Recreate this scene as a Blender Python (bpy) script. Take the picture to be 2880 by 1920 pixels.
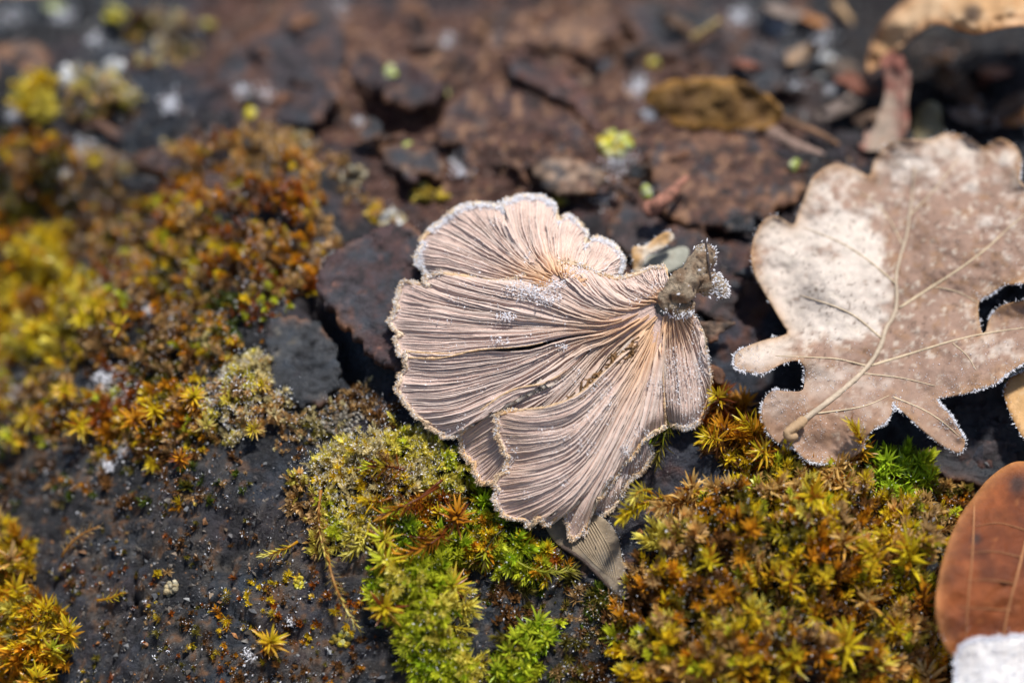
import bpy, math
import numpy as np
from mathutils import Matrix, Vector

# ------------------------------------------------------------------ scene, camera, light
scene = bpy.context.scene
for o in list(bpy.data.objects):
    bpy.data.objects.remove(o)
COL = scene.collection
U = 0.01                                   # all lengths below are centimetres, meshes are in metres
ELEV = math.radians(50.0)                  # camera looks down by this angle
DIST = 30.0                                # cm to the point at the middle of the picture
FRAME = 11.2                               # cm of picture width at that distance
LENS = 36.0 * DIST / FRAME
FWD = np.array([0.0, math.cos(ELEV), -math.sin(ELEV)])
UPV = np.array([0.0, math.sin(ELEV), math.cos(ELEV)])
RGT = np.array([1.0, 0.0, 0.0])
CAM = -FWD * DIST

cam_d = bpy.data.cameras.new('camera')
cam = bpy.data.objects.new('camera', cam_d)
COL.objects.link(cam)
cam.location = Vector(CAM * U)
cam.rotation_euler = (math.pi / 2 - ELEV, 0, 0)
cam_d.lens = LENS
cam_d.sensor_width = 36.0
cam_d.clip_start = 0.005
cam_d.clip_end = 400.0
cam_d.dof.use_dof = True
cam_d.dof.focus_distance = 29.25 * U
cam_d.dof.aperture_fstop = 6.8
scene.camera = cam

SUN_EL = math.radians(71.0)
SUN_AZ = math.radians(40.0)                # measured from +y (away from the camera) towards +x
sun_dir = np.array([math.sin(SUN_AZ) * math.cos(SUN_EL), math.cos(SUN_AZ) * math.cos(SUN_EL), math.sin(SUN_EL)])
world = bpy.data.worlds.new('World')
scene.world = world
world.use_nodes = True
wn = world.node_tree.nodes
sky = wn.new('ShaderNodeTexSky')
sky.sky_type = 'NISHITA'
sky.sun_disc = False
sky.sun_elevation = SUN_EL
sky.sun_rotation = SUN_AZ
bg = wn['Background']
bg.inputs['Strength'].default_value = 0.09
world.node_tree.links.new(sky.outputs['Color'], bg.inputs['Color'])
sl = bpy.data.lights.new('sun', 'SUN')
sl.energy = 4.3
sl.angle = math.radians(5.0)
sl.color = (1.0, 0.98, 0.95)
so = bpy.data.objects.new('sun', sl)
COL.objects.link(so)
so.rotation_euler = Vector(sun_dir).to_track_quat('Z', 'Y').to_euler()
so.location = Vector(sun_dir)
scene.view_settings.view_transform = 'Standard'
scene.view_settings.look = 'None'
scene.view_settings.exposure = 0.5
scene.view_settings.gamma = 1.0

# ------------------------------------------------------------------ numeric helpers
def _hash(ix, iy, seed):
    h = (ix.astype(np.int64) * 374761393 + iy.astype(np.int64) * 668265263 + seed * 1442695041) & 0xFFFFFFFF
    h = ((h ^ (h >> 13)) * 1274126177) & 0xFFFFFFFF
    h = ((h ^ (h >> 16)) * 2246822519) & 0xFFFFFFFF
    return ((h ^ (h >> 15)) & 0xFFFFFF) / float(0xFFFFFF)

def vn(x, y, seed=0):
    x = np.asarray(x, float); y = np.asarray(y, float)
    ix = np.floor(x); iy = np.floor(y)
    fx = x - ix; fy = y - iy
    fx = fx * fx * fx * (fx * (fx * 6 - 15) + 10); fy = fy * fy * fy * (fy * (fy * 6 - 15) + 10)
    a = _hash(ix, iy, seed); b = _hash(ix + 1, iy, seed); c = _hash(ix, iy + 1, seed); d = _hash(ix + 1, iy + 1, seed)
    return (a + (b - a) * fx) * (1 - fy) + (c + (d - c) * fx) * fy      # 0..1

def fbm(x, y, seed=0, oct=4, gain=0.5):
    s = 0.0; a = 1.0; t = 0.0
    for i in range(oct):
        s = s + a * (vn(x, y, seed + i * 17) - 0.5); t += a
        x = np.asarray(x) * 2.03 + 13.7; y = np.asarray(y) * 2.03 - 7.1; a *= gain
    return s / t * 2.0                                                   # about -1..1

def sstep(a, b, x):
    t = np.clip((x - a) / (b - a), 0, 1)
    return t * t * (3 - 2 * t)

def lerp(a, b, t):
    return a + (b - a) * t

def mixc(a, b, t):
    t = np.asarray(t)[..., None]
    return np.asarray(a) * (1 - t) + np.asarray(b) * t

def catmull(pts, n, closed=False):
    p = np.asarray(pts, float)
    if closed:
        q = np.vstack([p[-1], p, p[0], p[1]]); m = len(p)
    else:
        q = np.vstack([2 * p[0] - p[1], p, 2 * p[-1] - p[-2]]); m = len(p) - 1
    k = 12
    out = []
    for i in range(m):
        t = np.linspace(0, 1, k, endpoint=False)[:, None]
        a, b, c, d = q[i], q[i + 1], q[i + 2], q[i + 3]
        out.append(0.5 * (2 * b + (c - a) * t + (2 * a - 5 * b + 4 * c - d) * t ** 2 + (3 * b - a - 3 * c + d) * t ** 3))
    out.append((p[0] if closed else p[-1])[None])
    o = np.vstack(out)
    L = np.r_[0, np.cumsum(np.linalg.norm(np.diff(o, axis=0), axis=1))]
    s = np.linspace(0, L[-1], n + (1 if closed else 0))
    r = np.stack([np.interp(s, L, o[:, j]) for j in range(o.shape[1])], 1)
    return r[:-1] if closed else r

class TPS:
    """smooth height field through control points (x, y, h)"""
    def __init__(self, ctrl, lam=1e-3):
        c = np.asarray(ctrl, float); self.c = c[:, :2] / 300.0
        n = len(c); d = self._k(self.c[:, None] - self.c[None])
        P = np.c_[np.ones(n), self.c]
        A = np.zeros((n + 3, n + 3)); A[:n, :n] = d + lam * np.eye(n); A[:n, n:] = P; A[n:, :n] = P.T
        self.w = np.linalg.solve(A, np.r_[c[:, 2], 0, 0, 0])
    @staticmethod
    def _k(d):
        r2 = (d ** 2).sum(-1) + 1e-12
        return 0.5 * r2 * np.log(r2)
    def __call__(self, px, py):
        q = np.stack([np.asarray(px, float), np.asarray(py, float)], -1) / 300.0
        sh = q.shape[:-1]; q = q.reshape(-1, 2)
        v = self._k(q[:, None] - self.c[None]) @ self.w[:-3] + self.w[-3] + q @ self.w[-2:]
        return v.reshape(sh)

def inside(poly, x, y):
    poly = np.asarray(poly, float); x = np.asarray(x, float); y = np.asarray(y, float)
    r = np.zeros(x.shape, bool); n = len(poly)
    for i in range(n):
        x0, y0 = poly[i]; x1, y1 = poly[(i + 1) % n]
        c = ((y0 > y) != (y1 > y))
        with np.errstate(divide='ignore', invalid='ignore'):
            xi = (x1 - x0) * (y - y0) / (y1 - y0 + 1e-12) + x0
        r ^= c & (x < xi)
    return r

def near_on_poly(poly, pts):
    """closest point on the closed polygon and its distance"""
    poly = np.asarray(poly, float); a = poly; b = np.roll(poly, -1, 0); ab = b - a
    best = np.full(len(pts), 1e18); out = np.array(pts, float)
    for i in range(len(a)):
        t = np.clip(((pts - a[i]) @ ab[i]) / (ab[i] @ ab[i] + 1e-12), 0, 1)
        q = a[i] + t[:, None] * ab[i]; d = ((pts - q) ** 2).sum(1)
        m = d < best; best[m] = d[m]; out[m] = q[m]
    return out, np.sqrt(best)

def path_dist(path, x, y):
    pts = np.stack([np.ravel(x), np.ravel(y)], 1); p = np.asarray(path, float)
    best = np.full(len(pts), 1e18)
    for i in range(len(p) - 1):
        ab = p[i + 1] - p[i]; t = np.clip(((pts - p[i]) @ ab) / (ab @ ab + 1e-12), 0, 1)
        best = np.minimum(best, ((pts - p[i] - t[:, None] * ab) ** 2).sum(1))
    return np.sqrt(best).reshape(np.shape(x))

# ------------------------------------------------------------------ photograph pixel (2880 x 1920) -> place on the log
def rays(px, py):
    k = FRAME / DIST / 2880.0
    sx = (np.asarray(px, float) - 1440.0) * k; sy = (960.0 - np.asarray(py, float)) * k
    return FWD + sx[..., None] * RGT + sy[..., None] * UPV

LOG_R = 9.0
def gs(x, y):
    """smooth shape of the log, crest running roughly left to right"""
    dy = y - (2.0 + 0.10 * x)
    r = np.where(dy > 0, 13.5, LOG_R)
    dy = np.clip(dy, -r * 0.985, r * 0.985)
    z = np.sqrt(r ** 2 - dy ** 2) - r + 0.18
    z = z - 0.072 * np.clip(-(x + 1.0), 0, 14) ** 2 * sstep(4.5, 1.5, y)
    z = z + 0.80 * np.exp(-(((x - 3.0) / 1.7) ** 2 + ((y + 3.9) / 1.5) ** 2))       # moss cushion hump
    z = z - 0.5 * np.exp(-(((x - 4.6) / 1.1) ** 2 + ((y - 4.6) / 1.2) ** 2))        # hollow under the curled leaf
    return z

def lift(px, py, h=0.0):
    px = np.asarray(px, float); py = np.asarray(py, float)
    px, py, h = np.broadcast_arrays(px, py, np.asarray(h, float))
    D = rays(px, py); z = np.array(h, float)
    for i in range(20):
        t = (z - CAM[2]) / D[..., 2]
        X = CAM + D * t[..., None]
        z = lerp(z, gs(X[..., 0], X[..., 1]) + h, 0.88)
    return X

def pxof(X):
    """place -> photograph pixel"""
    v = np.asarray(X, float) - CAM
    d = v @ FWD; k = FRAME / DIST / 2880.0
    return (v @ RGT) / d / k + 1440.0, 960.0 - (v @ UPV) / d / k

PXCM = FRAME / 2880.0

# ------------------------------------------------------------------ mesh and object helpers
def obj_from(name, verts, quads=None, tris=None, mat=None, parent=None, col=None, smooth=True, base=None, uvn=None):
    v = np.asarray(verts, np.float64)
    if base is None:
        b = parent
        while b is not None and b.parent is not None:
            b = b.parent
        base = np.array(b['_base']) if (b is not None and '_base' in b) else np.zeros(3)
    v = (v - np.asarray(base)) * U
    quads = np.zeros((0, 4), np.int32) if quads is None else np.asarray(quads, np.int32).reshape(-1, 4)
    tris = np.zeros((0, 3), np.int32) if tris is None else np.asarray(tris, np.int32).reshape(-1, 3)
    me = bpy.data.meshes.new(name)
    nq, nt = len(quads), len(tris)
    me.vertices.add(len(v)); me.vertices.foreach_set('co', v.astype(np.float32).ravel())
    me.loops.add(nq * 4 + nt * 3)
    me.loops.foreach_set('vertex_index', np.r_[quads.ravel(), tris.ravel()].astype(np.int32))
    me.polygons.add(nq + nt)
    me.polygons.foreach_set('loop_start', np.r_[np.arange(nq) * 4, nq * 4 + np.arange(nt) * 3].astype(np.int32))
    me.polygons.foreach_set('use_smooth', np.full(nq + nt, bool(smooth)))
    me.update(calc_edges=True)
    if col is not None:
        c = np.ones((len(v), 4), np.float32); c[:, :3] = np.broadcast_to(np.asarray(col, np.float32), (len(v), 3))
        at = me.color_attributes.new('Col', 'FLOAT_COLOR', 'POINT')
        at.data.foreach_set('color', c.ravel())
    me.validate()
    if mat is not None:
        me.materials.append(mat)
    o = bpy.data.objects.new(name, me)
    COL.objects.link(o)
    if parent is not None:
        o.parent = parent
    return o

def thing(name, base, label, cat, group=None):
    o = bpy.data.objects.new(name, None)
    o.empty_display_size = 0.005
    COL.objects.link(o)
    o.location = Vector(np.asarray(base) * U)
    o['_base'] = [float(t) for t in base]
    o['label'] = label; o['category'] = cat
    if group: o['group'] = group
    return o

def tag(o, label=None, cat=None, group=None, kind=None):
    if label: o['label'] = label
    if cat: o['category'] = cat
    if group: o['group'] = group
    if kind: o['kind'] = kind
    return o

def cat_meshes(parts):
    """join (verts, quads, tris, col) tuples"""
    V, Q, T, C = [], [], [], []; n = 0
    for v, q, t, c in parts:
        V.append(v)
        if q is not None and len(q): Q.append(np.asarray(q) + n)
        if t is not None and len(t): T.append(np.asarray(t) + n)
        C.append(np.broadcast_to(np.asarray(c, float), (len(v), 3))); n += len(v)
    return (np.vstack(V), np.vstack(Q) if Q else None, np.vstack(T) if T else None, np.vstack(C))

def grid_quads(nu, nv, wrap_u=False):
    i, j = np.meshgrid(np.arange(nu if wrap_u else nu - 1), np.arange(nv - 1), indexing='ij')
    i2 = (i + 1) % nu
    return np.stack([i * nv + j, i2 * nv + j, i2 * nv + j + 1, i * nv + j + 1], -1).reshape(-1, 4)

def tube(path, rad, ns=8, rough=0.0, seed=0, col=(0.5, 0.5, 0.5), flat=1.0, caps=True):
    """lumpy tapered tube along a 3D path; rad is a number or one value per point"""
    p = np.asarray(path, float); n = len(p); rad = np.broadcast_to(np.asarray(rad, float), (n,))
    t = np.gradient(p, axis=0); t /= np.linalg.norm(t, axis=1)[:, None] + 1e-12
    ref = np.array([0.0, 0, 1]); a = np.cross(t, ref); bad = np.linalg.norm(a, axis=1) < 1e-3
    a[bad] = np.array([1.0, 0, 0]); a /= np.linalg.norm(a, axis=1)[:, None]
    b = np.cross(a, t)
    th = np.linspace(0, 2 * np.pi, ns, endpoint=False)
    r = rad[None, :] * np.ones((ns, 1))
    if rough:
        u3 = np.cos(th)[:, None, None] * a[None] + flat * np.sin(th)[:, None, None] * b[None]
        q3 = p[None] + r[..., None] * u3
        fr = 0.9 / (np.mean(rad) + 1e-9)
        def tri(f, s):
            return (fbm(q3[..., 0] * f + 31, q3[..., 1] * f + 17, s, 3) + fbm(q3[..., 1] * f + 5, q3[..., 2] * f + 9, s + 1, 3) + fbm(q3[..., 2] * f + 3, q3[..., 0] * f + 41, s + 2, 3)) * 0.6
        r = r * (1 + rough * tri(fr, seed) + 0.4 * rough * tri(fr * 2.6, seed + 7))
    V = p[None] + r[..., None] * (np.cos(th)[:, None, None] * a[None] + flat * np.sin(th)[:, None, None] * b[None])
    V = V.reshape(-1, 3)
    q = grid_quads(ns, n, True)
    tr = None
    if caps:
        m = len(V); V = np.vstack([V, p[0] - t[0] * rad[0] * 0.3, p[-1] + t[-1] * rad[-1] * 0.4])
        k = np.arange(ns); k2 = (k + 1) % ns
        tr = np.vstack([np.stack([np.full(ns, m), k2 * n, k * n], 1), np.stack([np.full(ns, m + 1), k * n + n - 1, k2 * n + n - 1], 1)])
    return V, q, tr, np.broadcast_to(np.asarray(col, float), (len(V), 3))

def sheet(poly, hfun, step=10.0, thick=0.02, smooth_n=0, wob=0.0, seed=0):
    """a sheet with real thickness whose outline is a polygon in photograph pixels and whose height over the log is hfun(px, py).
    returns verts, quads, pixel coords of the verts, distance to the edge in pixels, number of upper verts"""
    poly = np.asarray(poly, float)
    if smooth_n:
        poly = catmull(poly, smooth_n, closed=True)
    if wob:
        s = np.arange(len(poly)); c = poly.mean(0)
        nrm = np.roll(poly, -1, 0) - np.roll(poly, 1, 0); nrm = np.stack([nrm[:, 1], -nrm[:, 0]], 1)
        nrm /= np.linalg.norm(nrm, axis=1)[:, None] + 1e-9
        poly = poly + nrm * ((fbm(poly[:, 0] / 23.0, poly[:, 1] / 23.0, seed, 4, 0.65)) * wob)[:, None]
    lo = poly.min(0) - step; hi = poly.max(0) + step
    nx = int((hi[0] - lo[0]) / step) + 2; ny = int((hi[1] - lo[1]) / step) + 2
    gx, gy = np.meshgrid(lo[0] + np.arange(nx) * step, lo[1] + np.arange(ny) * step, indexing='ij')
    keep = inside(poly, gx[:-1, :-1] + step / 2, gy[:-1, :-1] + step / 2)
    q = grid_quads(nx, ny)[keep.ravel()]
    used = np.unique(q); remap = -np.ones(nx * ny, int); remap[used] = np.arange(len(used))
    q = remap[q]; pts = np.stack([gx.ravel(), gy.ravel()], 1)[used]
    e = np.vstack([q[:, [0, 1]], q[:, [1, 2]], q[:, [2, 3]], q[:, [3, 0]]])
    key = np.sort(e, 1); uq, inv, cnt = np.unique(key, axis=0, return_inverse=True, return_counts=True)
    inv = inv.ravel()
    be = e[cnt[inv] == 1]; bv = np.unique(be)
    on, d = near_on_poly(poly, pts)
    pts[bv] = on[bv]
    _, d = near_on_poly(poly, pts); d[bv] = 0
    n = len(pts)
    up = lift(pts[:, 0], pts[:, 1], hfun(pts[:, 0], pts[:, 1]))
    # thickness: down the log normal, roughly (0, -0.2, 1)
    dn = up - np.array([0.0, -0.15, 1.0]) * thick
    V = np.vstack([up, dn])
    side = np.stack([be[:, 1], be[:, 0], be[:, 0] + n, be[:, 1] + n], 1)
    # orient the upper face towards +z
    a, b, c = up[q[:, 0]], up[q[:, 1]], up[q[:, 2]]
    if np.cross(b - a, c - a)[:, 2].mean() < 0:
        q = q[:, ::-1]; side = side[:, ::-1]
    Q = np.vstack([q, q[:, ::-1] + n, side])
    return V, Q, np.vstack([pts, pts]), np.r_[d, d], n

# ------------------------------------------------------------------ materials
def nodes_of(m):
    m.use_nodes = True
    nt = m.node_tree
    return nt, nt.nodes, nt.links

def make_mat(name, rough=0.7, spec=0.3, transl=0.0, var=0.25, vscale=900.0, bump=0.0, bscale=2500.0, tint=False, base=None,
             rough_var=0.0, sss=0.0, coat=0.0, hue_noise=None):
    m = bpy.data.materials.new(name)
    nt, N, L = nodes_of(m)
    bs = N['Principled BSDF']; out = N['Material Output']
    tc = N.new('ShaderNodeTexCoord')
    geo = N.new('ShaderNodeNewGeometry')
    if base is None:
        at = N.new('ShaderNodeAttribute'); at.attribute_name = 'Col'; c = at.outputs['Color']
    else:
        rgb = N.new('ShaderNodeRGB'); rgb.outputs[0].default_value = (*base, 1); c = rgb.outputs[0]
    if tint:
        oi = N.new('ShaderNodeObjectInfo'); mx = N.new('ShaderNodeMix'); mx.data_type = 'RGBA'; mx.blend_type = 'MULTIPLY'
        mx.inputs['Factor'].default_value = 1.0
        L.new(c, mx.inputs['A']); L.new(oi.outputs['Color'], mx.inputs['B']); c = mx.outputs['Result']
    nz = N.new('ShaderNodeTexNoise'); nz.inputs['Scale'].default_value = vscale; nz.inputs['Detail'].default_value = 5.0
    nz.inputs['Roughness'].default_value = 0.65
    L.new(geo.outputs['Position'], nz.inputs['Vector'])
    if var:
        mr = N.new('ShaderNodeMapRange'); mr.inputs['From Min'].default_value = 0.25; mr.inputs['From Max'].default_value = 0.75
        mr.inputs['To Min'].default_value = 1 - var; mr.inputs['To Max'].default_value = 1 + var
        L.new(nz.outputs['Fac'], mr.inputs['Value'])
        vm = N.new('ShaderNodeVectorMath'); vm.operation = 'SCALE'
        L.new(c, vm.inputs[0]); L.new(mr.outputs['Result'], vm.inputs['Scale']); c = vm.outputs['Vector']
    L.new(c, bs.inputs['Base Color'])
    bs.inputs['Roughness'].default_value = rough
    bs.inputs['Specular IOR Level'].default_value = spec
    if rough_var:
        n2 = N.new('ShaderNodeTexNoise'); n2.inputs['Scale'].default_value = vscale * 0.45; n2.inputs['Detail'].default_value = 4.0
        L.new(geo.outputs['Position'], n2.inputs['Vector'])
        m2 = N.new('ShaderNodeMapRange'); m2.inputs['From Min'].default_value = 0.35; m2.inputs['From Max'].default_value = 0.65
        m2.inputs['To Min'].default_value = max(0.05, rough - rough_var); m2.inputs['To Max'].default_value = min(1.0, rough + rough_var)
        L.new(n2.outputs['Fac'], m2.inputs['Value']); L.new(m2.outputs['Result'], bs.inputs['Roughness'])
    if coat:
        bs.inputs['Coat Weight'].default_value = coat; bs.inputs['Coat Roughness'].default_value = 0.12
    if bump:
        nb = N.new('ShaderNodeTexNoise'); nb.inputs['Scale'].default_value = bscale; nb.inputs['Detail'].default_value = 6.0
        nb.inputs['Roughness'].default_value = 0.7
        L.new(geo.outputs['Position'], nb.inputs['Vector'])
        bp = N.new('ShaderNodeBump'); bp.inputs['Strength'].default_value = 1.0; bp.inputs['Distance'].default_value = bump * U
        L.new(nb.outputs['Fac'], bp.inputs['Height']); L.new(bp.outputs['Normal'], bs.inputs['Normal'])
    if transl:
        tr = N.new('ShaderNodeBsdfTranslucent'); ms = N.new('ShaderNodeMixShader'); ms.inputs['Fac'].default_value = transl
        L.new(c, tr.inputs['Color']); L.new(bs.outputs['BSDF'], ms.inputs[1]); L.new(tr.outputs['BSDF'], ms.inputs[2])
        L.new(ms.outputs['Shader'], out.inputs['Surface'])
    return m

M_BARK = make_mat('bark', rough=0.42, spec=0.28, var=0.5, vscale=1100, bump=0.05, bscale=1900, rough_var=0.3)
M_FLAKE = make_mat('bark_flake', rough=0.45, spec=0.3, var=0.5, vscale=900, bump=0.035, bscale=1700, rough_var=0.2)
M_GILL = make_mat('gill', rough=0.75, spec=0.2, transl=0.22, var=0.13, vscale=1500, bump=0.006, bscale=6000)
M_CAP = make_mat('fungus_flesh', rough=0.85, spec=0.15, transl=0.1, var=0.2, vscale=1800, bump=0.02, bscale=4500)
M_STEM = make_mat('fungus_stem', rough=0.8, spec=0.25, transl=0.08, var=0.45, vscale=1500, bump=0.09, bscale=2600)
M_FROST = make_mat('frost', rough=0.25, spec=0.6, transl=0.5, var=0.0, base=(0.94, 0.94, 0.96))
M_LEAF = make_mat('dry_leaf', rough=0.7, spec=0.3, transl=0.2, var=0.22, vscale=700, bump=0.012, bscale=2200, rough_var=0.15)
M_GLEAF = make_mat('glossy_leaf', rough=0.5, spec=0.22, transl=0.12, var=0.4, vscale=420, bump=0.03, bscale=1100, rough_var=0.12)
M_VEIN = make_mat('leaf_vein', rough=0.65, spec=0.3, var=0.25, vscale=1500, bump=0.01, bscale=3000)
M_MOSS = make_mat('moss', rough=0.36, spec=0.35, transl=0.38, var=0.3, vscale=1500)
M_MOSST = make_mat('moss_tinted', rough=0.32, spec=0.5, transl=0.4, var=0.15, vscale=1500, tint=True)
M_WOOD = make_mat('twig', rough=0.7, spec=0.3, var=0.4, vscale=1200, bump=0.03, bscale=1600)
M_LICH = make_mat('lichen', rough=0.8, spec=0.2, transl=0.1, var=0.3, vscale=1600, bump=0.03, bscale=2600)
M_CRUMB = make_mat('crumb', rough=0.6, spec=0.4, var=0.4, vscale=2000, rough_var=0.3)
M_FLOOR = make_mat('forest_floor', rough=0.9, spec=0.2, var=0.5, vscale=22, base=(0.42, 0.28, 0.18))
# ------------------------------------------------------------------ forest floor far below and behind the log
fx = np.array([[-6000, -6000], [6000, -6000], [6000, 6000], [-6000, 6000]], float)
tag(obj_from('forest_floor', np.c_[fx, np.full(4, -11.5)], quads=[[0, 1, 2, 3]], mat=M_FLOOR),
    'tan blurred forest floor beyond the log', 'ground', kind='structure')

# ------------------------------------------------------------------ the log
def axis_coords(a0, a1, step, outer_lo, outer_hi):
    return np.r_[outer_lo, np.arange(a0, a1 + step / 2, step), outer_hi]
XS = axis_coords(-6.7, 6.7, 0.027, [-45, -35, -28, -22, -17, -13, -10.5, -8.8, -7.6, -7.0], [7.0, 7.6, 8.6, 10, 12.5, 16, 20, 26, 34, 45])
YS = axis_coords(-5.7, 8.2, 0.027, [-8.8, -8.5, -8.0, -7.4, -6.8, -6.2, -5.9], [8.5, 9.0, 9.6, 10.2, 11, 11.8, 12.4, 12.8])
GX, GY = np.meshgrid(XS, YS, indexing='ij')
GS = gs(GX, GY)
PX, PY = pxof(np.stack([GX, GY, GS], -1))

def bump_at(px, py, rx, ry):
    return np.exp(-(((PX - px) / rx) ** 2 + ((PY - py) / ry) ** 2))

n1 = fbm(GX / 1.5 + 3.1, GY / 0.8 + 1.7, 11, 4)
t = n1 * 4.5 + 0.25 * fbm(GX * 2.2, GY * 2.2, 5, 3)
terr = np.floor(t) + sstep(0.30, 0.52, t - np.floor(t))
n2 = fbm(GX / 0.5, GY / 0.38, 23, 4)
t2 = n2 * 3.0 + 0.3 * fbm(GX * 5, GY * 5, 6, 2)
terr2 = np.floor(t2) + sstep(0.25, 0.5, t2 - np.floor(t2))
granular = sstep(900, 300, PX) * sstep(1050, 1350, PY) + sstep(1250, 1500, PY) * sstep(1900, 1500, PX)
granular = np.clip(granular, 0, 1)
f1 = fbm(GX / 0.22, GY / 0.22, 31, 4)
f2 = vn(GX / 0.055, GY / 0.055, 37) - 0.5
f3 = vn(GX / 0.03, GY / 0.03, 39) - 0.5
back = sstep(700, 450, PY)
DET = (0.060 + 0.035 * back) * terr * (1 - 0.35 * granular) + (0.022 + 0.03 * back) * terr2 + 0.026 * f1 + 0.035 * fbm(GX / 0.9, GY / 0.16, 61, 4) * (1 - 0.5 * granular) + (0.018 + 0.045 * granular) * f2 + (0.014 + 0.02 * granular) * f3 + 0.10 * granular * fbm(GX / 0.30, GY / 0.20, 63, 4)
DET = DET - 0.05 * sstep(0.15, 0.5, fbm(GX / 2.4, GY / 1.6, 41, 3)) * (1 - granular)
for pth, w, d in ([[(405, 1555), (380, 1600), (372, 1660), (395, 1700), (350, 1745), (330, 1800), (300, 1920)], 7, 0.16],
                  [[(600, 1700), (560, 1760), (540, 1830), (480, 1900)], 4, 0.06],
                  [[(120, 1500), (220, 1540), (330, 1560), (405, 1555), (520, 1530), (640, 1560)], 5, 0.08],
                  [[(372, 1660), (480, 1690), (600, 1700), (700, 1740), (760, 1850)], 5, 0.09],
                  [[(700, 1450), (640, 1560), (650, 1640), (600, 1700)], 4, 0.07],
                  [[(880, 840), (930, 900), (960, 990), (1000, 1040)], 26, 0.40],
                  [[(1000, 250), (1100, 330), (1230, 320)], 12, 0.12],
                  [[(1040, 420), (1150, 450), (1260, 485)], 10, 0.12]):
    dd = path_dist(pth, np.clip(PX, -500, 3400), np.clip(PY, -500, 2500)) + 4 * f1
    DET = DET - d * np.exp(-(np.clip(dd, 0, None) / w) ** 2)
dense = sstep(9.0, 6.7, np.abs(GX)) * sstep(9.5, 8.0, GY) * sstep(-7.0, -5.6, GY)
DET = DET * (0.25 + 0.75 * dense)
# broken far left corner of the log
cut = sstep(0.0, 2.2, (-(GX) * 0.62 + GY * 0.785) - 8.75 + 0.25 * f1)
H = GS + DET - cut * 6.0 - 6.0 * sstep(10.0, 12.8, GY) - 6.0 * sstep(-5.8, -8.8, GY)
H = np.maximum(H, -11.4)

def ground_z(x, y):
    ix = np.clip(np.searchsorted(XS, x) - 1, 0, len(XS) - 2); iy = np.clip(np.searchsorted(YS, y) - 1, 0, len(YS) - 2)
    tx = np.clip((x - XS[ix]) / (XS[ix + 1] - XS[ix]), 0, 1); ty = np.clip((y - YS[iy]) / (YS[iy + 1] - YS[iy]), 0, 1)
    return lerp(lerp(H[ix, iy], H[ix + 1, iy], tx), lerp(H[ix, iy + 1], H[ix + 1, iy + 1], tx), ty)

def on_bark(px, py, h=0.0):
    X = lift(px, py, 0.0)
    for i in range(7):
        d = ground_z(X[..., 0], X[..., 1]) + h - gs(X[..., 0], X[..., 1])
        X = lift(px, py, np.clip(d, -0.9, 0.9 + np.max(h)))
    return X

def log_normal(X):
    e = 0.08
    x, y = X[..., 0], X[..., 1]
    n = np.stack([-(gs(x + e, y) - gs(x - e, y)) / (2 * e), -(gs(x, y + e) - gs(x, y - e)) / (2 * e), np.ones(np.shape(x))], -1)
    return n / np.linalg.norm(n, axis=-1)[..., None]

# bark colour: charcoal, wet blue grey, red brown plates, tan speckle
ca = fbm(GX / 1.1, GY / 0.8, 51, 4); cb = fbm(GX / 0.30, GY / 0.24, 53, 4); cc = fbm(GX / 0.085, GY / 0.075, 57, 3); cd = fbm(GX / 0.6, GY / 0.5, 59, 4)
charcoal = np.array([0.018, 0.018, 0.020]); blue = np.array([0.028, 0.034, 0.043]); brown = np.array([0.092, 0.042, 0.028])
purple = np.array([0.045, 0.034, 0.038]); tan = np.array([0.30, 0.165, 0.092]); black = np.array([0.014, 0.013, 0.014]); grey = np.array([0.062, 0.062, 0.066])
BC = mixc(np.broadcast_to(charcoal, GX.shape + (3,)), blue, sstep(-0.2, 0.4, cd))
brownness = np.clip(-0.1 + 1.0 * bump_at(1250, 330, 480, 260) + 0.8 * bump_at(820, 130, 300, 160) + 0.9 * bump_at(1650, 120, 330, 170) + 0.5 * bump_at(1750, 560, 220, 180)
                    + 0.55 * bump_at(2050, 380, 300, 160) + 0.55 * bump_at(2080, 820, 90, 160) + 0.35 * bump_at(60, 170, 120, 80) + 0.25, 0, 1)
BC = mixc(BC, purple, sstep(0.1, 0.5, brownness + 0.5 * ca) * 0.8)
BC = mixc(BC, brown, sstep(0.35, 0.75, brownness + 0.45 * cb + 0.2 * ca) * 0.85)
BC = mixc(BC, tan, sstep(0.30, 0.62, cc + 0.35 * cb + 0.55 * brownness - 0.42) * 0.75 * np.clip(brownness * 1.3, 0, 1))
BC = mixc(BC, np.array([0.085, 0.072, 0.060]), granular * sstep(-0.1, 0.5, 0.5 * cc + 0.8 * cb) * 0.8)
BC = mixc(BC, np.array([0.13, 0.06, 0.025]), granular * sstep(0.25, 0.6, cc + 0.3 * cb) * 0.7)
BC = mixc(BC, black, sstep(0.15, 0.6, -cb - 0.3 * cc) * 0.75)
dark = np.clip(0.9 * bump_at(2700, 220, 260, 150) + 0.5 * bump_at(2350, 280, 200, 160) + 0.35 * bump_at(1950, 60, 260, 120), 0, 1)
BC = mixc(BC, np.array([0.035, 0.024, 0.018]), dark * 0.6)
wetblue = np.clip(bump_at(2080, 980, 90, 200) + bump_at(2000, 1300, 160, 120) + 0.8 * bump_at(2700, 1300, 160, 90) + 0.7 * bump_at(400, 230, 180, 160) + 0.6 * bump_at(900, 1080, 80, 80) + bump_at(1800, 1580, 80, 110), 0, 1)
BC = mixc(BC, mixc(np.broadcast_to(np.array([0.030, 0.036, 0.050]), GX.shape + (3,)), np.array([0.11, 0.05, 0.035]), sstep(0.2, 0.6, cb)), wetblue * 0.75)

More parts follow.
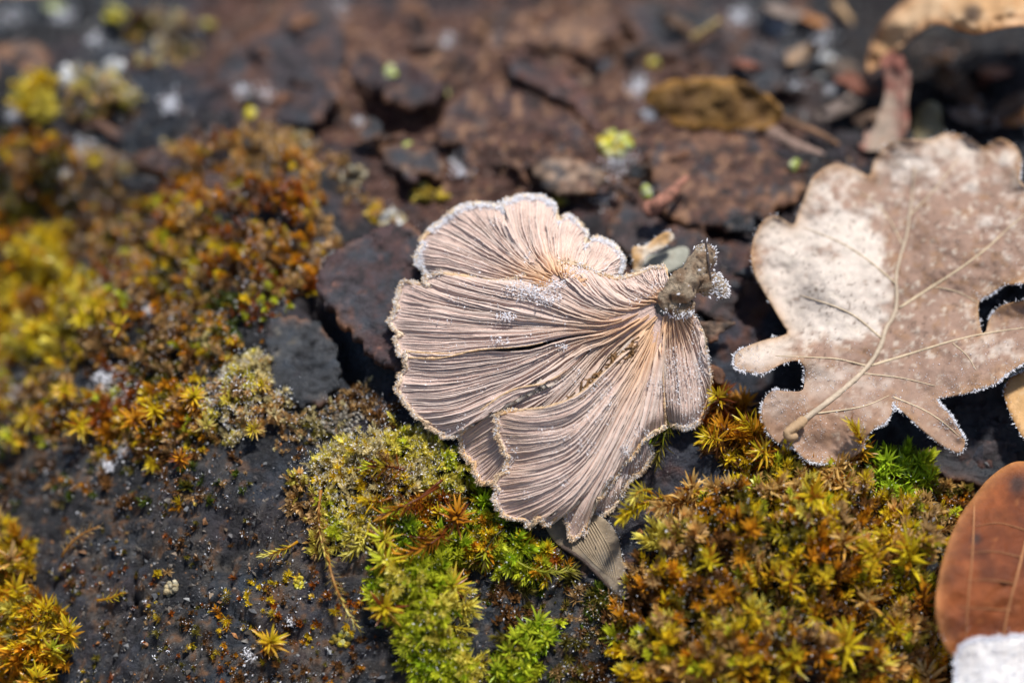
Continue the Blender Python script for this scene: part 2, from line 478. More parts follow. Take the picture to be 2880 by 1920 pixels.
log = thing('fallen_log', (0.0, 2.0, -11.3), 'dark fallen log with flaking red brown and charcoal bark, under everything', 'log')
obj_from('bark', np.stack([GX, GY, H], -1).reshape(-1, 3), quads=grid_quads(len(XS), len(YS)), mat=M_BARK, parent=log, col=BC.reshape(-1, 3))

# ------------------------------------------------------------------ frost crystals
def rot_to(d, spin):
    """3x3 matrices whose third column is d (n,3), turned by spin about it"""
    d = d / (np.linalg.norm(d, axis=-1)[..., None] + 1e-12)
    ref = np.where(np.abs(d[..., 2:3]) < 0.9, np.array([0.0, 0, 1]), np.array([1.0, 0, 0]))
    a = np.cross(ref, d); a /= np.linalg.norm(a, axis=-1)[..., None]
    b = np.cross(d, a)
    c, s = np.cos(spin)[..., None], np.sin(spin)[..., None]
    return np.stack([a * c + b * s, -a * s + b * c, d], -1)

def _crystal():
    v = []
    for i in range(4):
        th = i * math.pi / 2
        v.append((0.30 * math.cos(th), 0.22 * math.sin(th), 0.35))
    v += [(0, 0, -0.15), (0.03, 0.02, 1.0)]
    t = []
    for i in range(4):
        j = (i + 1) % 4
        t += [(i, j, 5), (j, i, 4)]
    return np.array(v), np.array(t)
CRY_V, CRY_T = _crystal()

def instances(pv, pt, pos, R, sc):
    """merge copies of a small mesh: pos (n,3), R (n,3,3), sc (n,) or (n,3)"""
    pos = np.asarray(pos, float); n = len(pos)
    sc = np.asarray(sc, float)
    if sc.ndim == 1: sc = np.repeat(sc[:, None], 3, 1)
    loc = pv[None] * sc[:, None, :]
    V = np.einsum('nij,nkj->nki', R, loc) + pos[:, None, :]
    T = pt[None] + (np.arange(n) * len(pv))[:, None, None]
    return V.reshape(-1, 3), T.reshape(-1, pt.shape[1])

def frost_mesh(pos, nrm, rng, lo=0.012, hi=0.035, spread=0.7, slim=0.75):
    pos = np.asarray(pos, float); n = len(pos)
    d = nrm + spread * rng.normal(size=(n, 3))
    s = rng.uniform(lo, hi, n) * (0.5 + rng.random(n) ** 2 * 1.1)
    R = rot_to(d, rng.uniform(0, 6.28, n))
    return instances(CRY_V, CRY_T, pos, R, np.stack([s * slim, s * slim, s], 1))

# ------------------------------------------------------------------ bark flakes
RNG = np.random.default_rng(7)
def flake(poly, h0, tilt=(0, 0), thick=0.09, cols=(brown, purple, tan), seed=0, parent=log, step=7, wob=20, name='bark_flake', curl=0.0, spk=0.5):
    c = np.mean(poly, 0)
    poly = np.asarray(poly, float); h0 = h0 * (0.72 if name == 'slab' else 0.52); thick = thick * 0.55; curl = curl + 0.03
    q_ = np.vstack([poly, poly[:1]]); L_ = np.r_[0, np.cumsum(np.linalg.norm(np.diff(q_, axis=0), axis=1))]
    s_ = np.linspace(0, L_[-1], int(L_[-1] / 7), endpoint=False); poly = np.stack([np.interp(s_, L_, q_[:, j]) for j in (0, 1)], 1)
    def hf(px, py):
        _, d = near_on_poly(poly, np.stack([px, py], 1))
        u = (px - c[0]) / 100.0; v = (py - c[1]) / 100.0
        n = fbm(px / 60, py / 45, seed + 3, 4)
        n5 = fbm(px / 18, py / 15, seed + 4, 3)
        tq = n * 3; st = np.floor(tq) + sstep(0.3, 0.5, tq - np.floor(tq))
        return h0 + tilt[0] * u + tilt[1] * v + 0.022 * st + 0.014 * n5 + curl * np.exp(-d / 25.0) - 0.05 * np.exp(-d / 6.0)
    V, Q, pts, d, n = sheet(poly, hf, step, thick, wob=wob, seed=seed)
    V[n:] += np.array([0, 0, -1.0]) * (thick * 0.6 * vn(pts[n:, 0] / 20, pts[n:, 1] / 20, seed + 9))[:, None]
    a = fbm(pts[:, 0] / 90, pts[:, 1] / 70, seed + 1, 4); b = fbm(pts[:, 0] / 26, pts[:, 1] / 20, seed + 2, 4)
    C = mixc(np.broadcast_to(cols[0], (len(V), 3)), cols[1], sstep(-0.25, 0.35, a + 0.3 * b))
    C = mixc(C, cols[2], sstep(0.15, 0.55, b + 0.2 * a + spk - 0.5) * 0.75)
    C = mixc(C, black, sstep(0.12, 0.5, -b - 0.25 * a) * 0.8)
    C = mixc(C, np.array([0.035, 0.042, 0.052]), sstep(0.1, 0.5, fbm(pts[:, 0] / 45, pts[:, 1] / 38, seed + 12, 4)) * 0.75)
    C = mixc(C, np.array([0.26, 0.11, 0.045]), np.exp(-d / 9.0) * sstep(-0.1, 0.4, a) * 0.7)
    o = obj_from(name, V, Q, mat=M_FLAKE, parent=parent, col=C * 0.8)
    return o

redp = np.array([0.068, 0.035, 0.033]); dgrey = np.array([0.032, 0.034, 0.038]); tan2 = np.array([0.24, 0.155, 0.10])
flake([(968, 140), (1030, 128), (1085, 170), (1144, 155), (1213, 212), (1254, 261), (1221, 298), (1156, 306), (1095, 294), (1042, 253), (984, 220)], 0.34, (0.05, -0.12), 0.1, (redp, purple, tan2), 101, spk=0.2)
flake([(1421, 165), (1445, 145), (1500, 152), (1564, 184), (1646, 245), (1668, 300), (1690, 355), (1672, 365), (1613, 300), (1531, 250), (1450, 212)], 0.46, (0.0, -0.10), 0.12, (np.array([0.16, 0.07, 0.05]), purple, tan), 102, spk=0.3, curl=0.06)
flake([(1254, 300), (1315, 229), (1430, 222), (1552, 261), (1640, 339), (1678, 392), (1654, 430), (1548, 445), (1470, 490), (1429, 469), (1360, 457), (1319, 469), (1270, 420), (1230, 360)], 0.22, (0.02, -0.02), 0.1, (brown, redp, tan), 103, spk=0.55)
flake([(1058, 408), (1130, 400), (1221, 425), (1254, 470), (1240, 500), (1160, 490), (1085, 460)], 0.26, (0, -0.05), 0.09, (np.array([0.11, 0.06, 0.045]), dgrey, tan2), 104, spk=0.4)
flake([(1531, 441), (1600, 432), (1654, 455), (1703, 490), (1690, 525), (1640, 545), (1590, 548), (1525, 520), (1500, 480)], 0.30, (0.0, -0.06), 0.1, (tan2, brown, np.array([0.42, 0.29, 0.2])), 105, spk=0.7)
flake([(1360, 102), (1429, 41), (1572, 10), (1700, 14), (1748, 61), (1735, 140), (1690, 165), (1613, 140), (1500, 135), (1420, 130), (1368, 165)], 0.30, (0, -0.05), 0.12, (brown, np.array([0.2, 0.11, 0.07]), tan), 106, spk=0.75)
flake([(575, 335), (592, 235), (640, 160), (694, 100), (816, 12), (900, -10), (985, 60), (960, 180), (945, 286), (900, 340), (816, 347), (720, 330), (640, 350)], 0.26, (0.02, -0.03), 0.12, (purple, brown, np.array([0.2, 0.1, 0.06])), 107, spk=0.35)
flake([(380, 432), (440, 415), (498, 420), (520, 450), (490, 490), (430, 485), (395, 465)], 0.32, (0, -0.05), 0.1, (np.array([0.10, 0.055, 0.05]), purple, tan2), 108, spk=0.2)
flake([(759, 890), (830, 880), (900, 910), (940, 960), (955, 1020), (945, 1080), (922, 1122), (860, 1140), (800, 1125), (755, 1085), (745, 980)], 0.18, (0.0, -0.03), 0.12, (dgrey, np.array([0.06, 0.062, 0.065]), np.array([0.17, 0.14, 0.10])), 109, spk=0.25)
flake([(1825, 420), (1900, 380), (2010, 372), (2120, 385), (2220, 425), (2270, 490), (2250, 545), (2170, 590), (2060, 640), (1960, 640), (1860, 590), (1830, 500)], 0.30, (0.0, -0.05), 0.14, (brown, np.array([0.2, 0.10, 0.06]), tan), 110, spk=0.55)
flake([(-40, 150), (40, 120), (110, 125), (140, 180), (110, 235), (30, 250), (-40, 235)], 0.25, (0, 0), 0.1, (np.array([0.2, 0.1, 0.055]), brown, tan), 111, spk=0.6)
flake([(1700, 640), (1760, 560), (1850, 620), (1960, 640), (2060, 700), (2090, 820), (2050, 900), (1960, 880), (1850, 760), (1760, 720)], 0.10, (0, 0), 0.1, (np.array([0.075, 0.048, 0.045]), dgrey, np.array([0.17, 0.075, 0.04])), 112, spk=0.45)
flake([(1750, 20), (1860, -10), (1990, 20), (2090, 90), (2080, 150), (1960, 175), (1840, 150), (1770, 90)], 0.24, (0, -0.05), 0.12, (dgrey, purple, tan2), 113, spk=0.25)
flake([(2060, 130), (2160, 110), (2230, 160), (2220, 240), (2130, 260), (2060, 210)], 0.35, (0, -0.05), 0.1, (np.array([0.06, 0.055, 0.06]), dgrey, np.array([0.13, 0.08, 0.06])), 114, spk=0.3)
flake([(2570, 1275), (2700, 1225), (2860, 1240), (2880, 1320), (2790, 1370), (2660, 1350)], 0.12, (0, 0), 0.1, (np.array([0.05, 0.038, 0.04]), dgrey, np.array([0.14, 0.07, 0.05])), 115, spk=0.35)
flake([(250, 150), (340, 110), (420, 160), (430, 260), (360, 310), (270, 280), (230, 210)], 0.26, (0, -0.04), 0.1, (np.array([0.06, 0.065, 0.075]), dgrey, tan2), 116, spk=0.2)
flake([(430, 250), (540, 230), (580, 300), (545, 380), (450, 400), (410, 330)], 0.22, (0, -0.04), 0.1, (np.array([0.05, 0.058, 0.07]), dgrey, np.array([0.12, 0.09, 0.08])), 117, spk=0.2)


# small chips and shreds of bark all over the back of the log
crng = np.random.default_rng(404)
CH = [(brown, purple, tan), (redp, purple, tan2), (dgrey, purple, tan2), (tan2 * 0.8, brown, tan), (dgrey, charcoal, np.array([0.10, 0.09, 0.09])), (np.array([0.17, 0.075, 0.035]), brown, tan)]
for i in range(150):
    if i < 105: cx, cy = crng.uniform(150, 2450), crng.uniform(-20, 560)
    elif i < 130: cx, cy = crng.uniform(2050, 2860), crng.uniform(120, 400)
    elif i < 150: cx, cy = crng.uniform(1700, 2120), crng.uniform(560, 1350)
    else: cx, cy = crng.uniform(150, 1020), crng.uniform(1340, 1900)
    if 1150 < cx < 1780 and 540 < cy: continue
    a0 = crng.uniform(-0.9, 0.5); ln = crng.uniform(22, 75); wd = ln * crng.uniform(0.22, 0.75)
    th = np.sort(crng.uniform(0, 6.283, 9)); rr = crng.uniform(0.7, 1.15, 9)
    ex = np.stack([np.cos(th) * rr * ln, np.sin(th) * rr * wd * 0.8], 1)
    ca_, sa_ = math.cos(-a0), math.sin(-a0)
    ex = np.stack([ex[:, 0] * ca_ - ex[:, 1] * sa_, ex[:, 0] * sa_ + ex[:, 1] * ca_], 1) + (cx, cy)
    if np.any(np.linalg.norm(np.roll(ex, -1, 0) - ex, axis=1) < 4): continue
    low = 0.35 if i >= 150 else 1.0
    flake(ex, crng.uniform(0.12, 0.50) * low, (crng.normal(0, 0.10) * low, crng.normal(-0.05, 0.10) * low), crng.uniform(0.04, 0.09), CH[crng.integers(0, len(CH))], 500 + i * 13, spk=crng.uniform(0.1, 0.65), step=6, wob=12, name='bark_chip', curl=crng.uniform(-0.02, 0.08))

# loose slab beside the fungus
sb = on_bark(np.array(1010.0), np.array(850.0))
slab = thing('bark_slab', sb, 'dark reddish brown slab of bark lying loose against the left rim of the fungus', 'bark')
flake([(894, 760), (930, 712), (1010, 662), (1100, 622), (1175, 640), (1230, 740), (1240, 830), (1190, 980), (1120, 1040), (1060, 1010), (965, 905), (905, 840)], 0.46, (-0.02, -0.02), 0.14, (redp, np.array([0.055, 0.045, 0.05]), np.array([0.2, 0.09, 0.06])), 120, parent=slab, name='slab', spk=0.3)

# ------------------------------------------------------------------ the fungus
ROOT = (1872, 850)
LOBES = {
 'A': dict(off=-0.16, rim=1.35, frost=2.6, guides=[
    [(1545, 815), (1440, 812), (1350, 800), (1270, 785), (1200, 782)],
    [(1550, 808), (1450, 795), (1350, 770), (1260, 745), (1176, 738)],
    [(1555, 800), (1470, 780), (1370, 740), (1270, 700), (1190, 672)],
    [(1560, 795), (1485, 770), (1400, 720), (1310, 665), (1236, 630)],
    [(1565, 790), (1495, 765), (1420, 705), (1350, 640), (1290, 592)],
    [(1570, 790), (1500, 762), (1430, 700), (1380, 635), (1340, 575)],
    [(1572, 788), (1510, 758), (1450, 700), (1415, 640), (1405, 582)],
    [(1573, 787), (1515, 757), (1460, 700), (1428, 645), (1413, 605)],
    [(1574, 786), (1520, 755), (1470, 700), (1440, 640), (1424, 562)],
    [(1576, 786), (1535, 752), (1500, 700), (1482, 630), (1478, 556)],
    [(1580, 786), (1550, 750), (1530, 700), (1522, 630), (1532, 557)],
    [(1583, 786), (1562, 750), (1548, 706), (1542, 640), (1556, 582)],
    [(1585, 786), (1572, 750), (1562, 712), (1560, 665), (1568, 630)],
    [(1590, 786), (1585, 750), (1580, 710), (1585, 660), (1598, 606)],
    [(1600, 786), (1605, 750), (1610, 715), (1625, 680), (1650, 655)],
    [(1610, 790), (1620, 765), (1632, 735), (1638, 715), (1640, 703)],
    [(1615, 795), (1635, 770), (1655, 735), (1665, 700), (1674, 672)],
    [(1620, 800), (1650, 775), (1685, 745), (1708, 715), (1722, 688)],
    [(1625, 805), (1660, 785), (1700, 765), (1730, 750), (1752, 732)],
    [(1630, 815), (1665, 800), (1700, 788), (1725, 780), (1740, 774)]]),
 'D': dict(off=-0.07, rim=1.0, frost=0.9, guides=[
    [(1845, 872), (1690, 965), (1570, 1075), (1450, 1122), (1360, 1165), (1297, 1218)],
    [(1845, 874), (1695, 970), (1570, 1090), (1455, 1165), (1370, 1220), (1306, 1258)],
    [(1845, 876), (1700, 975), (1580, 1100), (1470, 1195), (1390, 1265), (1326, 1312)],
    [(1846, 878), (1705, 980), (1590, 1110), (1485, 1220), (1420, 1295), (1362, 1360)],
    [(1847, 880), (1710, 985), (1600, 1115), (1510, 1230), (1460, 1300), (1410, 1350)],
    [(1848, 882), (1715, 985), (1620, 1110), (1550, 1200), (1500, 1270), (1460, 1330)],
    [(1850, 884), (1735, 985), (1665, 1080), (1610, 1170), (1570, 1240), (1540, 1290)],
    [(1856, 888), (1775, 990), (1715, 1085), (1665, 1175), (1630, 1240), (1600, 1300)]]),
 'C': dict(off=-0.04, rim=1.0, frost=0.9, guides=[
    [(1842, 866), (1720, 925), (1600, 950), (1480, 985), (1350, 990), (1240, 995), (1150, 990)],
    [(1842, 867), (1720, 930), (1600, 962), (1470, 1015), (1350, 1045), (1240, 1060), (1123, 1056)],
    [(1843, 868), (1720, 935), (1610, 968), (1480, 1035), (1350, 1080), (1250, 1105), (1130, 1108)],
    [(1843, 869), (1720, 938), (1620, 972), (1490, 1050), (1360, 1110), (1265, 1145), (1150, 1152)],
    [(1844, 870), (1720, 942), (1630, 975), (1510, 1055), (1385, 1130), (1290, 1170), (1188, 1186)],
    [(1844, 871), (1722, 945), (1640, 978), (1530, 1060), (1410, 1140), (1320, 1180), (1228, 1204)],
    [(1845, 872), (1725, 948), (1650, 980), (1550, 1062), (1430, 1132), (1340, 1185), (1258, 1228)],
    [(1845, 873), (1728, 950), (1660, 980), (1560, 1065), (1440, 1098), (1360, 1152), (1296, 1220)]]),
 'B': dict(off=0.0, rim=1.0, frost=1.3, guides=[
    [(1888, 838), (1884, 810), (1880, 782), (1872, 756)],
    [(1875, 838), (1858, 815), (1842, 785), (1832, 757)],
    [(1868, 840), (1835, 822), (1800, 800), (1775, 780)],
    [(1860, 844), (1810, 835), (1765, 812), (1735, 789)],
    [(1850, 850), (1780, 850), (1725, 815), (1688, 776)],
    [(1845, 853), (1765, 860), (1700, 825), (1645, 755)],
    [(1842, 855), (1755, 870), (1680, 835), (1620, 775), (1592, 739)],
    [(1841, 856), (1745, 878), (1660, 850), (1585, 800), (1546, 766)],
    [(1840, 857), (1735, 890), (1640, 872), (1540, 820), (1460, 800), (1390, 795)],
    [(1840, 858), (1725, 900), (1630, 885), (1530, 842), (1440, 822), (1330, 798), (1228, 768)],
    [(1840, 859), (1720, 905), (1610, 897), (1500, 868), (1390, 848), (1280, 822), (1205, 793)],
    [(1840, 859), (1720, 906), (1605, 901), (1490, 877), (1375, 857), (1265, 832), (1196, 806)],
    [(1840, 860), (1720, 908), (1600, 905), (1480, 885), (1360, 865), (1240, 835), (1146, 794)],
    [(1840, 861), (1720, 913), (1600, 914), (1470, 905), (1340, 890), (1220, 872), (1114, 858)],
    [(1840, 862), (1720, 917), (1600, 922), (1470, 925), (1340, 920), (1220, 910), (1108, 903)],
    [(1840, 863), (1720, 920), (1600, 932), (1470, 948), (1340, 955), (1230, 955), (1121, 950)],
    [(1841, 865), (1720, 924), (1600, 945), (1480, 972), (1345, 985), (1240, 1008), (1138, 1006)]]),
 'F': dict(off=-0.08, rim=1.0, frost=1.6, guides=[
    [(1800, 1080), (1770, 1190), (1735, 1280), (1695, 1370), (1668, 1440)],
    [(1804, 1080), (1780, 1190), (1750, 1285), (1720, 1375), (1702, 1444)],
    [(1808, 1080), (1790, 1190), (1770, 1280), (1750, 1350), (1740, 1402)],
    [(1814, 1080), (1800, 1180), (1785, 1260), (1770, 1310), (1763, 1350)],
    [(1822, 1080), (1810, 1170), (1803, 1240), (1800, 1285), (1803, 1322)],
    [(1830, 1080), (1822, 1160), (1818, 1220), (1822, 1255), (1832, 1282)],
    [(1840, 1080), (1832, 1140), (1826, 1180), (1822, 1210), (1822, 1228)]]),
 'G': dict(off=-0.03, rim=0.8, frost=1.5, guides=[
    [(1868, 885), (1852, 950), (1848, 1030), (1852, 1110), (1860, 1180)],
    [(1885, 880), (1882, 940), (1884, 1020), (1892, 1110), (1898, 1190)],
    [(1892, 880), (1902, 940), (1912, 1020), (1922, 1110), (1926, 1202)],
    [(1898, 878), (1920, 930), (1940, 1005), (1955, 1090), (1962, 1190)],
    [(1904, 874), (1935, 920), (1962, 990), (1985, 1050), (2000, 1098)],
    [(1908, 868), (1940, 895), (1962, 930), (1976, 970), (1984, 1020)],
    [(1910, 862), (1935, 874), (1955, 890), (1966, 915), (1975, 945)]]),
 'E': dict(off=0.095, rim=1.0, frost=1.2, guides=[
    [(1852, 880), (1780, 960), (1700, 1045), (1620, 1112), (1525, 1148), (1462, 1153)],
    [(1853, 881), (1785, 968), (1706, 1066), (1610, 1148), (1500, 1174), (1408, 1163)],
    [(1854, 882), (1788, 975), (1712, 1082), (1605, 1185), (1500, 1205), (1400, 1198)],
    [(1855, 883), (1790, 985), (1718, 1096), (1610, 1215), (1510, 1245), (1418, 1250)],
    [(1856, 884), (1793, 995), (1722, 1108), (1618, 1245), (1525, 1290), (1438, 1308)],
    [(1857, 885), (1796, 1005), (1728, 1120), (1628, 1268), (1520, 1328), (1400, 1341)],
    [(1858, 886), (1800, 1015), (1736, 1132), (1640, 1290), (1530, 1362), (1387, 1392)],
    [(1859, 887), (1804, 1025), (1744, 1144), (1650, 1310), (1550, 1395), (1418, 1447)],
    [(1860, 888), (1808, 1035), (1752, 1155), (1662, 1325), (1580, 1415), (1488, 1479)],
    [(1860, 888), (1810, 1040), (1756, 1160), (1670, 1328), (1596, 1415), (1516, 1455)],
    [(1861, 889), (1812, 1045), (1760, 1165), (1678, 1330), (1610, 1415), (1545, 1474)],
    [(1861, 889), (1815, 1050), (1765, 1170), (1686, 1328), (1628, 1405), (1578, 1440)],
    [(1862, 890), (1818, 1055), (1770, 1175), (1695, 1325), (1640, 1415), (1602, 1508)],
    [(1863, 890), (1824, 1060), (1782, 1180), (1715, 1320), (1668, 1420), (1646, 1494)],
    [(1863, 890), (1827, 1060), (1788, 1180), (1725, 1310), (1690, 1370), (1660, 1412)],
    [(1864, 890), (1830, 1060), (1796, 1180), (1735, 1300), (1705, 1355), (1680, 1402)],
    [(1866, 890), (1838, 1050), (1812, 1160), (1770, 1250), (1740, 1310), (1716, 1358)],
    [(1868, 890), (1846, 1020), (1828, 1110), (1806, 1190), (1788, 1240), (1772, 1285)],
    [(1871, 890), (1856, 1000), (1846, 1080), (1834, 1150), (1824, 1195), (1818, 1222)],
    [(1876, 890), (1868, 980), (1866, 1060), (1868, 1120), (1868, 1160), (1869, 1194)]]),
}
HF = TPS([(1867, 848, 1.05), (1950, 740, 1.2), (1110, 900, .62), (1140, 1010, .58), (1150, 1150, .45), (1260, 1225, .36), (1360, 1350, .36), (1400, 1400, .34), (1500, 1480, .26),
          (1605, 1510, .18), (1700, 1440, .24), (1830, 1280, .34), (1930, 1200, .36), (2000, 1090, .5), (1975, 950, .78), (1600, 950, .92), (1450, 950, .86), (1650, 1150, .72),
          (1190, 660, .98), (1420, 560, 1.15), (1540, 560, 1.15), (1650, 660, 1.05), (1750, 740, 1.0), (1520, 800, 1.08), (1700, 780, 1.12), (1300, 800, .86), (1350, 1050, .70), (1560, 1300, .52)])
FB = on_bark(np.array(1640.0), np.array(1330.0))
fungus = thing('bracket_fungus', FB, 'pinkish beige fan shaped bracket fungus lying gills up with frosty rims and a stubby stalk', 'fungus')

sheet_col = np.array([0.60, 0.435, 0.365]); gill_side = np.array([0.65, 0.46, 0.37]); gill_edge = np.array([0.77, 0.62, 0.53]); rim_col = np.array([0.80, 0.65, 0.47])
orange_rim = np.array([0.66, 0.38, 0.16])
DEPTHS = []
gill_total = 0
for key in ['A', 'D', 'C', 'B', 'F', 'G', 'E']:
    L = LOBES[key]; sd = ord(key)
    rng = np.random.default_rng(sd)
    K = 60
    G = np.array([catmull(g, K) for g in L['guides']])               # guides x K x 2
    ng = len(G)
    per = 14
    # interpolate across guides
    nu = (ng - 1) * per + 1
    Gi = np.stack([catmull(G[:, k], nu) if False else np.stack([np.interp(np.linspace(0, ng - 1, nu), np.arange(ng), G[:, k, j]) for j in (0, 1)], 1) for k in range(K)], 1)
    # light smoothing across, keeps the scalloped rim but removes kinks
    for it in range(5):
        Gi[1:-1] = 0.25 * Gi[:-2] + 0.5 * Gi[1:-1] + 0.25 * Gi[2:]
    # small scallops of the rim
    uu = np.linspace(0, ng - 1, nu)
    cusp = np.sqrt(np.abs(np.sin(np.pi * (uu * 0.62 + 0.9 * fbm(uu * 0.5, np.zeros(nu) + sd, sd + 1, 2)))))
    sc = 1 + 0.030 * (cusp - 0.75) + 0.014 * fbm(uu * 1.3, np.zeros(nu) + sd, sd, 4, 0.7) + 0.010 * fbm(uu * 5, np.zeros(nu) + sd, sd + 2, 3, 0.7)
    vv = np.linspace(0, 1, K)
    rootp = Gi[:, :1]
    Gs = Gi.copy()
    ext = Gi[:, -1] - Gi[:, -6]
    Gs += ext[:, None, :] * (vv[None, :, None] ** 6) * ((sc - 1) * 14)[:, None, None]
    hh = HF(Gs[..., 0], Gs[..., 1]) + L['off'] * sstep(0.05, 0.35, vv)[None, :]
    # undulation across the fan and a rim that bends down and back up a little
    und = 0.07 * fbm(uu[:, None] * 0.8 + 0 * vv[None], vv[None] * 2.0 + sd + 0 * uu[:, None], sd + 3, 2) * sstep(0.15, 0.7, vv)[None]
    hh = hh + und - 0.10 * sstep(0.80, 1.0, vv)[None] ** 2
    S3 = lift(Gs[..., 0], Gs[..., 1], hh)
    du = np.gradient(S3, axis=0); dv = np.gradient(S3, axis=1)
    Nn = np.cross(du, dv); Nn /= np.linalg.norm(Nn, axis=-1)[..., None] + 1e-12
    Nn *= np.sign(Nn @ np.array([0, -0.4, 1.0]))[..., None]
    DEPTHS.append((key, ((S3 - CAM) @ FWD).min(), ((S3 - CAM) @ FWD).max()))
    # flesh
    th = 0.03 + 0.05 * sstep(1.0, 0.2, vv)[None, :, None]
    bot = S3 - Nn * th
    n = nu * K
    q = grid_quads(nu, K)
    idx = np.arange(n).reshape(nu, K)
    loop = np.r_[idx[:, 0], idx[-1, 1:], idx[-2::-1, -1], idx[0, -2:0:-1]]
    l2 = np.roll(loop, -1)
    side = np.stack([loop, l2, l2 + n, loop + n], 1)
    cfl = np.broadcast_to(sheet_col, (n, 3)) * (0.85 + 0.3 * vn(Gs[..., 0] / 30, Gs[..., 1] / 30, 3).reshape(-1, 1))
    cfl = np.vstack([cfl, np.broadcast_to(np.array([0.55, 0.47, 0.38]), (n, 3))])
    lobe = obj_from('lobe', np.vstack([S3.reshape(-1, 3), bot.reshape(-1, 3)]), np.vstack([q, q[:, ::-1] + n, side]), mat=M_CAP, parent=fungus, col=cfl)
    # gills: one curved wavy blade each, more of them start as the fan widens
    edge = Gs[:, -1]; el = np.r_[0, np.cumsum(np.linalg.norm(np.diff(Gs[:, int(K * 0.8)], axis=0), axis=1))]
    ngill = int(el[-1] / 5.0)
    ug = np.interp(np.linspace(0.5, ngill - 0.5, ngill) / ngill * el[-1] + rng.normal(0, 1.2, ngill), el, np.arange(nu))
    W = np.linalg.norm(np.gradient(Gs, axis=0), axis=-1)              # px per grid step in u
    spacing = np.gradient(ug)
    cosine = np.abs(1.0)
    for i, u0 in enumerate(ug):
        lev = 8 if i % 8 == 0 else 4 if i % 4 == 0 else 2 if i % 2 == 0 else 1
        ui = int(round(min(max(u0, 0), nu - 1)))
        # perpendicular width of the family this gill belongs to
        dirv = np.gradient(Gs[ui], axis=0); dirv /= np.linalg.norm(dirv, axis=1)[:, None] + 1e-9
        gu = np.gradient(Gs, axis=0)[ui]
        perp = np.abs(gu[:, 0] * dirv[:, 1] - gu[:, 1] * dirv[:, 0]) * spacing[i]
        ok = np.where(perp * lev > 3.1 * rng.uniform(0.8, 1.3))[0]
        if len(ok) == 0: continue
        v0 = max(0.015, vv[ok[0]])
        if v0 > 0.9: continue
        ns = max(10, int(46 * (1 - v0)))
        vs = np.linspace(v0, 0.985, ns)
        s = np.arange(ns)
        wig = 0.62 * (fbm(vs * 9 + i * 3.7, np.zeros(ns) + i, sd + 7, 3)) + 0.16 * (fbm(vs * 40 + i, np.zeros(ns) + i * 2.1, sd + 8, 2))
        us = np.clip(u0 + wig * spacing[i] * 0.85, 0, nu - 1.001)
        def bil(A):
            a = np.floor(us).astype(int); f = (us - a)[:, None]; b = np.clip(vs * (K - 1), 0, K - 1.001); c = np.floor(b).astype(int); g = (b - c)[:, None]
            a2 = np.minimum(a + 1, nu - 1)
            return (A[a, c] * (1 - f) + A[a2, c] * f) * (1 - g) + (A[a, c + 1] * (1 - f) + A[a2, c + 1] * f) * g
        P = bil(S3); NN = bil(Nn)
        T = np.gradient(P, axis=0); T /= np.linalg.norm(T, axis=1)[:, None] + 1e-9
        A = np.cross(NN, T)
        hgt = (0.024 + 0.018 * (lev >= 4) + 0.014 * (lev == 8)) * rng.uniform(0.75, 1.2) * (1 - 0.60 * vs) * np.minimum(1, (vs - v0) / 0.10 + 0.25) * np.minimum(1, (1.0 - vs) / 0.07 + 0.25)
        hgt = hgt * (1 + 0.28 * fbm(vs * 26 + i, np.zeros(ns) + i, sd + 11, 3))
        # cells of the fan are narrow where it converges
        wid = np.interp(vs, vv, perp) * PXCM
        tw = np.clip(0.0042 + 0.0026 * (lev >= 4) + 0 * wid, 0.003, 0.010)
        lean = (rng.normal(0.0, 0.22) + 0.42 * fbm(vs * 5 + i * 0.25, np.zeros(ns) + i * 0.3, sd + 13, 2))
        topo = NN * hgt[:, None] + A * (lean * hgt)[:, None] + A * (0.006 * fbm(vs * 50 + 7 * i, np.zeros(ns) + 3 * i, sd + 15, 2))[:, None]
        bl = P - A * (tw * 1.5)[:, None] - NN * 0.01; br = P + A * (tw * 1.5)[:, None] - NN * 0.01
        tl = P + topo - A * (tw * 0.55)[:, None]; tr_ = P + topo + A * (tw * 0.55)[:, None]
        V = np.stack([bl, tl, tr_, br], 0).reshape(-1, 3)
        k = np.arange(ns - 1)
        Q = np.vstack([np.stack([j * ns + k, j * ns + k + 1, (j + 1) * ns + k + 1, (j + 1) * ns + k], 1) for j in range(3)])
        br_ = rng.uniform(0.86, 1.12)
        warm = np.clip(0.85 * sstep(0.55, 0.03, vs) + 0.35 * (key in 'DE') * sstep(0.8, 1.0, vs), 0, 1)
        ce = mixc(np.broadcast_to(gill_edge, (ns, 3)), np.array([0.74, 0.44, 0.22]), warm) * br_
        cs = mixc(np.broadcast_to(gill_side, (ns, 3)), np.array([0.60, 0.36, 0.20]), warm) * br_
        if key == 'D': cs = cs * 0.86; ce = ce * 0.9  # lobe D gills darker: shade of the front lobe put into their colour
        C = np.vstack([cs * 0.92, ce, ce, cs * 0.92])
        obj_from('gill', V, Q, mat=M_GILL, parent=lobe, col=C)
        gill_total += 1
    # rim: lumpy woolly edge
    rim_path = S3[:, -1] + 0.35 * (Nn[:, -1]) * 0.03
    nr = int(el[-1] / 2.2)
    rp = np.stack([np.interp(np.linspace(0, nu - 1, nr), np.arange(nu), rim_path[:, j]) for j in range(3)], 1)
    rad = 0.015 * L['rim'] * (1 + 0.5 * fbm(np.arange(nr) * 0.21, np.zeros(nr), sd + 21, 2))
    V, Q, T, C = tube(rp, rad, 10, 0.55, sd, rim_col)
    rc = mixc(np.broadcast_to(rim_col, (len(V), 3)), orange_rim, np.repeat(np.clip(0.25 + 0.7 * fbm(np.arange(nr) * 0.05, np.zeros(nr), sd + 22, 3) + (0.35 if key in 'DE' else -0.25 if key == 'A' else 0.1), 0, 0.9)[None], 10, 0).reshape(-1).tolist() + [0, 0])
